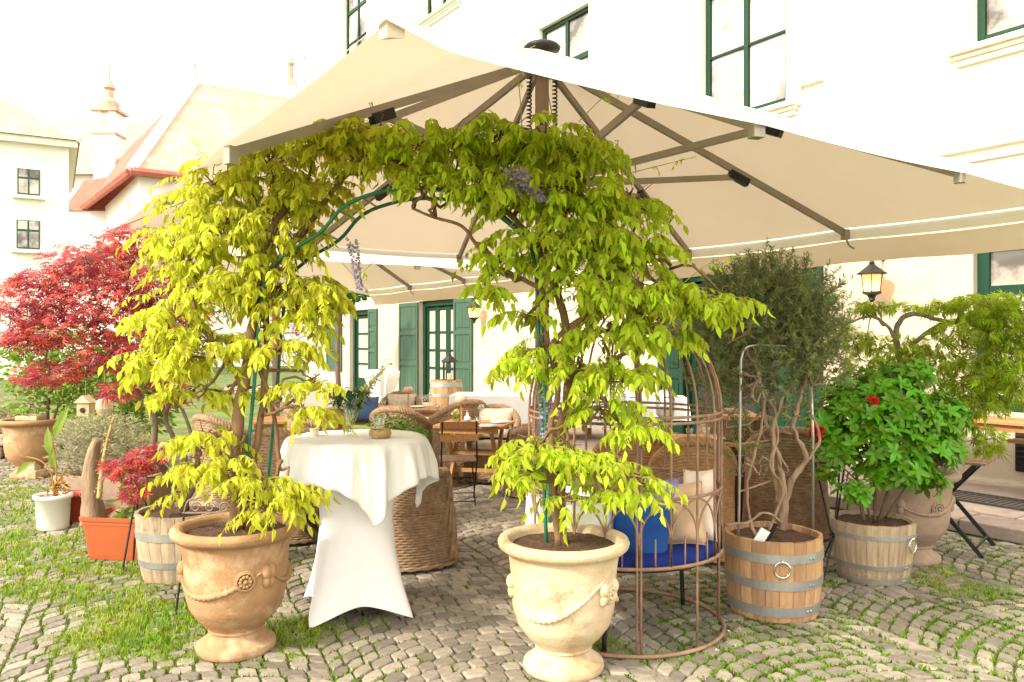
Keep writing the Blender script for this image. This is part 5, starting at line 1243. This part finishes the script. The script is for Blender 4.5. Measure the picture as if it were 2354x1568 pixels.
BL = [  # px, py, depth, rx, ry, depth radius, number of compound leaves
 (520, 520, 4.45, 110, 130, .26, 74), (640, 520, 4.5, 95, 140, .26, 66), (420, 560, 4.5, 70, 110, .2, 30), (500, 430, 4.5, 90, 80, .22, 32), (620, 380, 4.5, 100, 80, .22, 42), (690, 320, 4.5, 80, 60, .2, 30),
 (780, 320, 4.45, 90, 60, .2, 34), (870, 300, 4.4, 80, 50, .2, 30), (720, 440, 4.5, 90, 60, .2, 34), (860, 380, 4.4, 80, 40, .16, 20),
 (640, 660, 4.5, 120, 70, .25, 46), (500, 660, 4.45, 110, 80, .25, 48), (390, 720, 4.4, 70, 90, .2, 34), (370, 830, 4.4, 75, 60, .2, 30), (480, 790, 4.4, 100, 70, .22, 40), (690, 720, 4.4, 60, 80, .16, 24),
 (640, 800, 4.4, 70, 50, .16, 20), (730, 700, 4.4, 50, 80, .14, 18), (440, 900, 4.4, 60, 40, .14, 12), (720, 880, 4.35, 60, 25, .1, 9), (700, 940, 4.3, 55, 25, .1, 8), (560, 900, 4.5, 50, 30, .12, 7),
 (480, 1000, 4.3, 55, 50, .14, 18), (450, 1070, 4.3, 45, 50, .14, 13), (530, 1060, 4.25, 50, 40, .12, 14), (600, 1100, 4.2, 50, 40, .12, 14), (660, 1130, 4.2, 45, 40, .12, 14), (610, 1170, 4.2, 50, 22, .1, 8), (415, 1130, 4.3, 40, 14, .08, 3)]
SL = [([(545, 1215, 4.4), (548, 1120, 4.4), (545, 1000, 4.41), (560, 880, 4.42), (580, 760, 4.42), (590, 660, 4.43), (610, 560, 4.44), (660, 470, 4.46)], .042, .018),
      ([(575, 1215, 4.42), (580, 1090, 4.45), (600, 960, 4.46), (615, 820, 4.47), (610, 700, 4.48), (640, 600, 4.5), (720, 520, 4.5)], .024, .012),
      ([(560, 900, 4.4), (520, 820, 4.4), (470, 760, 4.4), (430, 660, 4.42), (420, 560, 4.45)], .018, .009),
      ([(640, 600, 4.45), (720, 500, 4.45), (800, 400, 4.42), (880, 360, 4.4), (960, 400, 4.36)], .018, .010),
      ([(620, 1180, 4.45), (640, 1060, 4.45), (625, 930, 4.45), (600, 850, 4.45)], .016, .010),
      ([(545, 1130, 4.38), (500, 1060, 4.35), (450, 1020, 4.33)], .010, .005)]
TL = [[(480, 400, 4.4), (455, 340, 4.4), (435, 310, 4.4)], [(700, 270, 4.4), (668, 250, 4.4)], [(860, 260, 4.4), (830, 210, 4.4), (785, 185, 4.4)], [(420, 640, 4.35), (330, 500, 4.35), (270, 460, 4.35)]]
wl = wisteria('wisteria', 'yellow green wisteria rising from the tan urn over the left side of the arch', PL + Vector((0, 0, .66)), SL, BL, 'wist', TL)
BRT = [
 (970, 330, 4.3, 80, 60, .2, 34), (1060, 350, 4.25, 90, 80, .22, 46), (1150, 310, 4.2, 90, 60, .22, 44), (1250, 320, 4.15, 90, 65, .24, 52), (1330, 360, 4.15, 85, 70, .24, 48), (980, 410, 4.25, 60, 50, .15, 20),
 (1120, 430, 4.15, 90, 60, .22, 40), (1230, 440, 4.1, 100, 80, .24, 52), (1340, 460, 4.1, 90, 80, .24, 50), (1440, 470, 4.15, 80, 60, .2, 32), (1260, 540, 4.1, 100, 70, .22, 40), (1380, 560, 4.1, 100, 80, .24, 48),
 (1480, 570, 4.15, 60, 80, .2, 26), (1150, 590, 4.15, 55, 60, .15, 16), (1120, 660, 4.1, 30, 40, .1, 7), (1360, 650, 4.1, 90, 80, .22, 40), (1470, 680, 4.1, 90, 80, .22, 42), (1560, 690, 4.1, 90, 60, .2, 30), (1640, 690, 4.05, 60, 45, .15, 16),
 (1400, 760, 4.1, 90, 60, .2, 30), (1520, 770, 4.1, 70, 50, .16, 20), (1220, 720, 4.1, 40, 30, .12, 7), (1190, 830, 4.05, 50, 40, .13, 14), (1250, 800, 4.05, 60, 50, .14, 12), (1340, 850, 4.05, 70, 60, .16, 22), (1430, 860, 4.05, 60, 60, .15, 20),
 (1380, 940, 4.05, 70, 50, .15, 20), (1460, 980, 4.0, 50, 40, .13, 13), (1230, 1030, 4.0, 60, 50, .14, 20), (1310, 1040, 4.0, 60, 45, .14, 18), (1400, 1060, 3.98, 60, 50, .14, 20), (1470, 1110, 3.95, 40, 50, .12, 13), (1210, 1080, 4.0, 35, 35, .1, 8), (1300, 1150, 3.98, 35, 20, .08, 5), (1400, 1130, 3.95, 40, 25, .1, 8)]
SR = [([(1292, 1258, 4.12), (1286, 1180, 4.12), (1288, 1080, 4.12), (1298, 960, 4.13), (1310, 860, 4.14), (1300, 760, 4.14), (1275, 660, 4.14), (1230, 570, 4.15), (1180, 500, 4.18), (1100, 450, 4.22)], .034, .014),
      ([(1280, 1255, 4.08), (1272, 1100, 4.08), (1268, 980, 4.06), (1285, 880, 4.05), (1262, 800, 4.06), (1258, 700, 4.08), (1290, 600, 4.1)], .018, .012),
      ([(1300, 780, 4.13), (1360, 700, 4.1), (1420, 640, 4.1), (1480, 600, 4.12)], .018, .008),
      ([(1265, 680, 4.12), (1200, 640, 4.12), (1130, 610, 4.12), (1095, 560, 4.14), (1060, 520, 4.18), (1000, 500, 4.2), (950, 480, 4.25)], .013, .007),
      ([(1230, 570, 4.15), (1280, 480, 4.12), (1330, 400, 4.12), (1340, 340, 4.14)], .016, .008),
      ([(1300, 980, 4.06), (1345, 900, 4.03), (1400, 830, 4.03)], .010, .005), ([(1285, 1110, 4.08), (1330, 1070, 4.02), (1400, 1060, 4.0)], .008, .004)]
TRR = [[(1200, 300, 4.1), (1190, 180, 4.1), (1170, 140, 4.1), (1230, 105, 4.1)], [(1330, 280, 4.1), (1400, 215, 4.08), (1470, 205, 4.06)], [(1420, 405, 4.05), (1520, 380, 4.0), (1600, 360, 3.98)], [(1560, 660, 4.05), (1640, 600, 4.0), (1720, 590, 4.0)], [(860, 600, 4.3), (830, 630, 4.3)]]
wr = wisteria('wisteria', 'lime green wisteria rising from the cream urn over the right side of the arch', PR + Vector((0, 0, .65)), SR, BRT, 'wist2', TRR)
def raceme(parent, base, pa, pb, n, wdt, name='flower_cluster'):
    L = Leaves(); a, c = at(*pa), at(*pb)
    for i in range(n):
        f = random.random(); p = a.lerp(c, f); w = wdt * (1 - .75 * f) ; o = Vector((random.gauss(0, 1), random.gauss(0, 1), 0)).normalized(); L.add(p + o * w * random.uniform(.4, 1), o + Vector((0, 0, -.5)), rv(1), .018, random.random())
    L.build(T_PETAL, M['lilac'], parent, base, 0, jname=name)
raceme(wl, PL + Vector((0, 0, .66)), (808, 545, 4.4), (828, 665, 4.4), 200, .030)
raceme(wr, PR + Vector((0, 0, .65)), (1175, 385, 3.92), (1250, 462, 3.90), 320, .070)
raceme(wr, PR + Vector((0, 0, .65)), (1175, 420, 3.95), (1190, 455, 3.93), 120, .05)
raceme(wr, PR + Vector((0, 0, .65)), (1255, 900, 4.15), (1250, 1020, 4.15), 150, .035)

# ================================================================ other plants
def bush(name, label, cat, base, stems, blobs, tmpl, lm, size, barkm, single=0, down=.3, flat=.6, branch=.006, amp=.35, sname='leaf', shell=.35, group=None, mult=1.0):
    t = thing(name, label, cat, base, 0, group); b = MB(); anchors = []
    for (pts, r0, r1) in stems:
        P3 = [at(*q) if len(q) == 3 else Vector(q[:3]) for q in pts]; anchors += P3; P3 = smoothpath(P3, 5); k = len(P3)
        P3 = [p + rv(.002) for p in P3]
        b.tube(P3, [(r0 + (r1 - r0) * i / (k - 1)) * (1 + .15 * noise.noise(P3[i] * 22)) for i in range(k)], 8)
    b.shift(base); part('trunk', b, M[barkm], t, True); BR = MB(); LV = Leaves()
    for bl_ in blobs:
        c = at(bl_[0], bl_[1], bl_[2]); a = min(anchors, key=lambda q: (q - c).length)
        p = wiggle(a, c, amp, 7); BR.tube(p, [branch * (1.3 - .1 * i) for i in range(len(p))], 5); hubs = []
        for k in range(4 + int(bl_[6] ** .5 / 2)):
            e, _ = blobpt(bl_, .1); p = wiggle(c, e, amp, 6); BR.tube(p, [branch * (.7 - .09 * i) for i in range(len(p))], 4); hubs += p[2:]
        for k in range(int(bl_[6] * mult)):
            p, o = blobpt(bl_, shell)
            d = o * .6 + rv(.5); d.z = d.z * .4 - down
            nn = Vector((0, 0, 1)) * flat + rv(.45) + Vector((0, -.2, 0)); LV.add(p, d, nn, size * random.uniform(.65, 1.25), min(.999, max(0, random.gauss(.5, .27))))
    BR.shift(base); part('branches', BR, M[barkm], t, kind='stuff'); LV.build(tmpl, M[lm], t, base, single, sname); return t
# red maple in the bleached barrel
RMB = PB3 + Vector((0, 0, .44))
bush('red_maple', 'red Japanese maple with feathery crown growing from the bleached half barrel', 'tree', RMB,
 [([(425, 1172, 5.8), (415, 1130, 5.8), (385, 1090, 5.8), (355, 1040, 5.78), (355, 960, 5.78), (310, 890, 5.8), (290, 800, 5.85)], .036, .010), ([(425, 1160, 5.82), (430, 1080, 5.85), (400, 1010, 5.85), (380, 950, 5.9), (420, 860, 5.95), (380, 740, 6.0)], .026, .009),
  ([(430, 1150, 5.8), (455, 1090, 5.85), (440, 1000, 5.9), (400, 900, 6.0), (300, 700, 6.0)], .020, .008), ([(290, 830, 5.8), (230, 760, 5.8), (150, 720, 5.8)], .009, .004), ([(310, 880, 5.8), (240, 840, 5.75), (130, 850, 5.7)], .009, .003)],
 [(310, 560, 6.0, 90, 40, .3, 260), (200, 600, 5.9, 100, 40, .3, 260), (330, 650, 6.0, 120, 60, .35, 420), (130, 650, 5.8, 110, 35, .28, 260), (60, 700, 5.7, 70, 60, .22, 240), (220, 700, 5.85, 130, 50, .35, 420), (330, 760, 5.95, 110, 60, .35, 380),
  (130, 760, 5.75, 110, 40, .28, 280), (250, 820, 5.8, 90, 40, .28, 220), (110, 860, 5.65, 75, 30, .2, 150), (270, 900, 5.7, 45, 22, .15, 70), (420, 700, 6.1, 80, 80, .3, 200), (60, 780, 5.6, 60, 30, .18, 110), (400, 900, 6.1, 60, 40, .2, 70),
  (340, 1050, 5.6, 50, 30, .15, 90), (290, 1080, 5.5, 60, 25, .13, 110), (310, 1130, 5.45, 35, 25, .1, 60), (640, 760, 6.2, 60, 50, .2, 60)],
 T_PALM, 'redleaf', .062, 'barkd', 300, .18, .9, mult=.92)
# rosemary
RB0 = PB1 + Vector((0, 0, .46)); ry = 5.05
rt_ = thing('rosemary_tree', 'gnarled old rosemary tree with peeling stems and dark needles in the brown barrel', 'tree', RB0)
b = MB()
st = [([(1795, 1222, 5.0), (1800, 1150, 5.0), (1790, 1060, 5.0), (1760, 960, 5.02), (1745, 860, 5.05), (1720, 760, 5.1)], .034, .010), ([(1800, 1215, 5.02), (1810, 1120, 5.02), (1850, 1060, 5.0), (1825, 980, 5.0), (1850, 880, 5.0), (1870, 790, 5.02), (1895, 740, 5.0)], .028, .009),
 ([(1790, 1160, 5.0), (1775, 1050, 4.95), (1790, 930, 4.98), (1830, 860, 5.0), (1800, 760, 5.0), (1810, 680, 5.05)], .022, .008), ([(1740, 1230, 4.9), (1715, 1150, 4.88), (1730, 1060, 4.88), (1755, 950, 4.92), (1740, 850, 4.95), (1700, 780, 5.0)], .016, .007),
 ([(1770, 1225, 4.95), (1795, 1130, 4.95), (1770, 1060, 4.93), (1790, 990, 4.95), (1760, 900, 5.0)], .015, .007), ([(1850, 1060, 5.0), (1885, 1010, 5.0), (1860, 940, 5.0), (1880, 860, 5.0), (1910, 810, 5.0)], .014, .005), ([(1670, 1210, 4.85), (1720, 1195, 4.85), (1760, 1180, 4.88), (1800, 1200, 4.95)], .012, .010)]
anch = []
for pts, r0, r1 in st:
    P3 = smoothpath([at(*q) for q in pts], 6); P3 = [p + Vector((noise.noise(p * 14), noise.noise(p * 14 + Vector((3, 3, 3))), noise.noise(p * 14 + Vector((8, 3, 1))))) * .022 for p in P3]; anch += P3[len(P3) // 3:]
    k = len(P3); b.tube(P3, [.74 * (r0 + (r1 - r0) * i / (k - 1)) * (1 + .5 * noise.noise(P3[i] * 30)) for i in range(k)], 9)
b.shift(RB0); part('trunk', b, M['barkp'], rt_, True)
RBL = [(1760, 640, 5.05, 80, 50, .25, 56), (1680, 680, 5.05, 60, 60, .2, 44), (1830, 680, 5.05, 80, 60, .25, 60), (1880, 740, 5.0, 50, 60, .2, 42), (1740, 730, 5.1, 100, 60, .28, 60), (1840, 780, 5.0, 80, 60, .25, 44), (1660, 770, 5.1, 60, 70, .2, 40), (1760, 820, 5.1, 100, 50, .25, 40), (1640, 860, 5.1, 40, 50, .15, 16), (1900, 830, 5.05, 40, 40, .15, 16), (1700, 880, 5.1, 60, 40, .2, 16), (1720, 1010, 5.1, 50, 80, .15, 10), (1810, 900, 5.1, 50, 50, .15, 14)]
NL = Leaves(); BR = MB()
for bl_ in RBL:
    bl_ = (bl_[0], bl_[1] + 22, *bl_[2:]); c = at(*bl_[:3])
    for k in range(9): e, _ = blobpt(bl_, .1); a = min(anch, key=lambda q: (q - e).length + random.random() * .15); p = wiggle(a, e, 1.0, 9); BR.tube(p, [.0075 - .0006 * i for i in range(len(p))], 5)
    for k in range(int(bl_[6] * 3.0)):
        p, o = blobpt(bl_, .3); d = (o * .7 + Vector((0, 0, .7)) + rv(.4)).normalized(); Ls = random.uniform(.09, .20); BR.tube([p, p + d * Ls * .5, p + d * Ls], .0014, 3, False); tn = random.random() * .6
        for q in range(40): f = random.random(); w = rv(1); w = (w - d * w.dot(d)).normalized(); NL.add(p + d * Ls * f, w + d * .9, rv(1), random.uniform(.024, .040), min(.99, tn + random.random() * .4))
BR.shift(RB0); part('branches', BR, M['barkp'], rt_, kind='stuff'); NL.build(needle_t(.09), M['rosem'], rt_, RB0)
pf = thing('plant_support_frame', 'bent grey metal pipe frame standing in the rosemary barrel', 'plant support', PB1 + Vector((0, 0, .45)))
def pfp(l): return [at(*q) - PB1 - Vector((0, 0, .45)) for q in l]
b = MB(); b.tube(smoothpath(pfp([(1697, 1232, 4.93), (1700, 1050, 4.93), (1702, 870, 4.93), (1706, 815, 4.93), (1725, 795, 4.93), (1790, 795, 4.95), (1845, 800, 4.97)]), 4), .009, 7); part('pipe', b, M['steel'], pf, True)
b = MB(); b.tube(pfp([(1868, 1225, 5.2), (1868, 1000, 5.2), (1862, 830, 5.2)]), .009, 7); part('pipe', b, M['steel'], pf, True)
b = MB(); b.tube(pfp([(1700, 1130, 4.93), (1800, 1095, 5.0)]), .006, 5); b.tube(pfp([(1700, 1020, 4.93), (1790, 1010, 5.0)]), .005, 5); part('cross_rod', b, M['rust'], pf)
# azalea
AZ = PB2 + Vector((0, 0, .38))
az = thing('azalea_bush', 'lush green azalea with two red blooms in the weathered half barrel', 'shrub', AZ)
b = MB(); anch = []
for pts, r0, r1 in [([(1985, 1195, 5.72), (1975, 1140, 5.7), (1965, 1080, 5.7), (1940, 1000, 5.7)], .016, .006), ([(2020, 1198, 5.75), (2040, 1130, 5.72), (2060, 1050, 5.7), (2080, 960, 5.7)], .015, .006), ([(2010, 1195, 5.76), (2010, 1110, 5.76), (2000, 1000, 5.76), (2010, 920, 5.76)], .013, .006), ([(2000, 1195, 5.7), (1980, 1120, 5.65), (1920, 1060, 5.62)], .009, .004), ([(2035, 1190, 5.75), (2090, 1110, 5.7), (2150, 1070, 5.68)], .009, .004)]:
    P3 = smoothpath([at(*q) for q in pts], 4); anch += P3[3:]; b.tube(P3, [r0 + (r1 - r0) * i / (len(P3) - 1) for i in range(len(P3))], 7)
b.shift(AZ); part('trunk', b, M['barkd'], az, True)
LV = Leaves(); BR = MB()
for bl_ in [(2010, 900, 5.75, 110, 50, .3, 62), (1950, 950, 5.65, 70, 60, .22, 44), (2060, 950, 5.65, 100, 60, .28, 62), (2140, 960, 5.7, 70, 60, .22, 44), (2000, 1010, 5.6, 120, 50, .28, 56), (2110, 1020, 5.65, 90, 45, .25, 44), (1920, 1030, 5.6, 50, 40, .16, 22), (1890, 960, 5.65, 30, 30, .12, 9), (2060, 1080, 5.55, 80, 30, .18, 26), (2170, 1030, 5.7, 40, 50, .16, 16), (1960, 1130, 5.5, 35, 25, .12, 8), (2130, 1110, 5.55, 50, 25, .12, 10), (1900, 1100, 5.55, 25, 30, .1, 5), (2080, 860, 5.8, 60, 30, .2, 18), (2190, 960, 5.8, 30, 25, .12, 8)]:
    for k in range(int(bl_[6] * 2.3)):
        p, o = blobpt(bl_, .5); a = min(anch, key=lambda q: (q - p).length + random.random() * .1)
        if random.random() < .45: BR.tube(wiggle(a, p, .3, 5), [.004, .0035, .003, .0025, .002, .002][:6][:5] , 4)
        ax = (o + Vector((0, -.3, .8))).normalized(); tn = min(.8, max(0, random.gauss(.45, .2))); x = ax.cross(Vector((.3, .2, .9))).normalized(); y = ax.cross(x); n_ = random.choice((5, 6, 6, 7)); a0 = random.random() * 6
        for q in range(n_): an = a0 + q * 6.283 / n_; d = x * math.cos(an) + y * math.sin(an) + ax * random.uniform(-.15, .6); LV.add(p, d, ax + rv(.3), random.uniform(.052, .095), min(.999, tn + random.random() * .45))
BR.shift(AZ); part('branches', BR, M['barkd'], az, kind='stuff'); LV.build(T_ELL, M['azalea'], az, AZ, 300)
for (px, py, Y, n_, s_) in ((1877, 992, 5.55, 90, .055), (2003, 924, 5.48, 45, .03)):
    L = Leaves(); c = at(px, py, Y)
    for i in range(n_): d = rv(1).normalized(); L.add(c + d * s_ * random.uniform(.2, .8), d, rv(1), .034, random.random())
    L.build(T_PETAL, M['redfl'], az, AZ, jname='red_bloom')
# drooping green maple
MB_ = PM + Vector((0, 0, .68))
bush('drooping_maple', 'drooping cut leaf green maple arching over the urn in front of the lit wall', 'tree', MB_,
 [([(2100, 1085, 6.2), (2095, 980, 6.25), (2080, 880, 6.3), (2062, 800, 6.3), (2060, 760, 6.3), (2075, 730, 6.25), (2110, 722, 6.2), (2170, 738, 6.15), (2240, 730, 6.1)], .034, .012), ([(2062, 790, 6.3), (2040, 750, 6.3), (2000, 728, 6.3), (1950, 742, 6.25), (1925, 748, 6.2)], .016, .005), ([(2100, 790, 6.28), (2150, 750, 6.2), (2200, 742, 6.15), (2280, 720, 6.0)], .018, .007),
  ([(2030, 750, 6.3), (2010, 715, 6.3), (2060, 700, 6.3)], .008, .004), ([(2000, 730, 6.3), (1990, 780, 6.3), (1975, 810, 6.28)], .005, .003)],
 [(2270, 700, 5.9, 80, 30, .3, 180), (2330, 730, 5.8, 70, 60, .3, 220), (2230, 760, 5.95, 80, 40, .3, 170), (2320, 830, 5.8, 70, 60, .25, 190), (2260, 860, 5.85, 70, 50, .25, 130), (2330, 900, 5.75, 50, 30, .2, 90), (2150, 820, 6.1, 70, 35, .25, 110), (2050, 800, 6.3, 90, 35, .25, 120), (1990, 850, 6.2, 60, 35, .2, 70),
  (1960, 780, 6.25, 50, 22, .2, 50), (2020, 705, 6.3, 60, 14, .2, 55), (2150, 705, 6.2, 60, 15, .2, 55), (2100, 860, 6.2, 90, 30, .25, 100), (2200, 900, 6.0, 50, 30, .2, 60), (2255, 930, 5.85, 55, 28, .2, 80), (2200, 960, 6.0, 40, 40, .15, 50), (2270, 1010, 5.85, 30, 40, .12, 55), (2150, 930, 6.1, 40, 30, .15, 40), (1930, 760, 6.2, 30, 20, .12, 22), (2390, 780, 5.8, 50, 90, .3, 120)],
 T_CUT, 'cutleaf', .08, 'barkg', 300, .75, .3, mult=1.15)
# silver bush, background shrubs
bush('silver_bush', 'silvery grey rounded bush in the stone trough', 'shrub', PSV + Vector((0, 0, .34)), [([(230, 1110, 8.1), (230, 1040, 8.1), (225, 1000, 8.1)], .02, .01)],
 [(190, 1020, 8.0, 70, 60, .35, 1500), (260, 1010, 8.1, 75, 55, .35, 1500), (225, 985, 8.1, 70, 35, .3, 900), (310, 1030, 8.2, 40, 45, .25, 600), (170, 1060, 7.95, 40, 35, .2, 400), (250, 1060, 8.0, 70, 35, .25, 500)], needle_t(.07), 'silver', .062, 'barkg', 0, -.3, .2, shell=.6)
bush('yellow_green_shrub', 'pale yellow green shrub in the far left urn', 'shrub', PF + Vector((0, 0, .68)), [([(110, 990, 10.0), (110, 930, 10.0), (120, 870, 10.0)], .03, .012), ([(115, 985, 10.0), (140, 920, 10.0), (170, 880, 10.0)], .02, .01)],
 [(60, 850, 10.0, 60, 60, .4, 330), (130, 870, 10.0, 80, 60, .4, 460), (200, 860, 10.0, 70, 60, .4, 380), (80, 790, 10.1, 80, 50, .4, 330), (170, 790, 10.1, 70, 50, .4, 300), (250, 830, 10.2, 60, 70, .3, 260), (70, 930, 10.0, 40, 30, .3, 120), (180, 930, 10.0, 60, 30, .3, 160)], T_WIDE, 'shrub', .085, 'barkd', 200, .1, .3)
bush('garden_hedge_shrub', 'leafy green shrub behind the maple at the garden edge', 'shrub', Vector((at(290, 784, 11.2).x, 11.2, 0)), [([(290, 1060, 11.2), (290, 980, 11.2), (290, 900, 11.2)], .04, .02)],
 [(300, 880, 11.2, 70, 60, .5, 360), (360, 900, 11.2, 60, 60, .5, 300), (230, 960, 11, 60, 40, .4, 240), (330, 960, 11, 70, 40, .4, 260), (290, 800, 11.4, 70, 50, .4, 260)], T_WIDE, 'shrub', .10, 'barkd', 120, .1, .3)
bush('grey_heather_bush', 'dry grey pink bush above the low stone wall at the left edge', 'shrub', Vector((at(10, 784, 11).x, 11, .3)), [([(10, 1010, 11), (15, 960, 11)], .03, .02)],
 [(10, 950, 11, 45, 45, .3, 900), (-40, 940, 11, 50, 50, .3, 700), (45, 960, 11, 30, 30, .3, 300)], needle_t(.06), 'silver', .09, 'barkd', 0, -.3, .2)
wb2 = at(800, 672, 20.0)
bush('wall_creeper', 'small dark leafy tree beside the far shuttered window', 'tree', Vector((wb2.x, 20.0, 0)), [([(780, 940, 20.0), (775, 800, 20.0), (785, 690, 20.0)], .08, .04)], [(790, 675, 20, 55, 18, .5, 420), (750, 690, 20, 40, 24, .5, 300)], T_WIDE, 'dgreen', .16, 'barkd', 0, .1, .3)
bush('herb_plant', 'bushy green herb plant behind the straw bowl', 'plant', at(905, 1060, 7.6), [([(905, 1060, 7.6), (905, 1010, 7.6)], .01, .006)], [(890, 975, 7.6, 45, 22, .15, 260), (930, 990, 7.6, 40, 24, .15, 200), (968, 1000, 7.6, 20, 20, .1, 80), (905, 1010, 7.6, 40, 30, .12, 160)], T_WIDE, 'azalea', .04, 'barkd', 0, .1, .3)
t = thing('herb_crate_stand', 'slim wooden stand under the bushy green herb plant', 'stand', Vector((at(905, 784, 7.6).x, 7.6, 0)))
zb_ = at(0, 1060, 7.6).z; b = MB(); b.box((0, 0, zb_ / 2), (.3, .25, zb_)); part('box', b, M['brownwood'], t)
# bulbous trunk plant with spiny stem in the orange trough
TB = Vector((-3.02, 6.33, .28))
t = thing('bulbous_succulent', 'succulent with swollen brown trunk and pale knobbly stem in the orange trough', 'plant', TB)
b = MB(); P3 = smoothpath([at(215, 1205, 6.3), at(212, 1150, 6.3), at(208, 1090, 6.3), at(215, 1040, 6.3), at(225, 1010, 6.3)], 5); b.tube(P3, [.105 - .07 * (i / (len(P3) - 1)) ** .7 + .006 * noise.noise(P3[i] * 20) for i in range(len(P3))], 12)
b.tube(smoothpath([at(250, 1200, 6.35), at(290, 1180, 6.35), at(300, 1195, 6.35)], 4), [.05, .055, .06, .06, .06, .055, .05, .04, .03], 10); b.shift(TB); part('trunk', b, M['barkp'], t, True)
b = MB(); P3 = smoothpath([at(228, 1145, 6.2), at(235, 1080, 6.2), at(245, 1020, 6.2), at(262, 960, 6.2)], 7); b.tube(P3, [.022 - .014 * i / len(P3) for i in range(len(P3))], 8)
for p in P3:
    for k in range(5): b.ball(p + rv(.014), .007, 4)
b.shift(TB); part('knobbly_stem', b, M['straw'], t, True)
L = Leaves()
for i in range(46): c = at(random.gauss(295, 12), random.gauss(1150, 30), 6.25); L.add(c, (random.gauss(0, .4), random.gauss(0, .3), random.uniform(-.3, 1)), rv(1), random.uniform(.08, .17), random.random())
for i in range(20): c = at(random.gauss(300, 8), random.gauss(1080, 10), 6.25); L.add(c, (random.gauss(0, 1), random.gauss(0, .3), -.3), rv(1), .10, random.random())
L.build(T_NARROW, M['shrub'], t, TB, 66)
# dried plant in the white pot
t = thing('dried_plant', 'dried yellow brown plant with arching strap leaves in the white pot', 'plant', PW_ + Vector((0, 0, .27))); b0 = PW_ + Vector((0, 0, .27)); Yp = PW_.y
b = MB()
for pts in ([(125, 1145, Yp), (118, 1090, Yp), (95, 1060, Yp), (60, 1050, Yp)], [(125, 1145, Yp), (130, 1080, Yp), (120, 1010, Yp)], [(128, 1145, Yp), (140, 1100, Yp), (150, 1080, Yp)]): b.tube(smoothpath([at(*q) for q in pts], 4), .007, 6)
b.shift(b0); part('stem', b, M['dry'], t)
L = Leaves()
for i in range(130): L.add(at(random.gauss(135, 15), random.gauss(1120, 22), Yp), (random.gauss(0, 1), random.gauss(0, .6), random.gauss(-.4, .6)), rv(1), random.uniform(.04, .09), random.random())
L.build(T_NARROW, M['dry'], t, b0, 100)
L = Leaves()
for (px, py, d, l) in ((125, 1010, (.35, 0, 1), .32), (118, 1050, (-.2, 0, 1), .28), (75, 1060, (-1, 0, -.7), .22), (120, 1030, (.05, 0, -1), .25)): L.add(at(px, py, Yp), d, (0, -1, .2), l, .5)
L.build(T_NARROW, M['shrub'], t, b0, 4, 'strap_leaf')
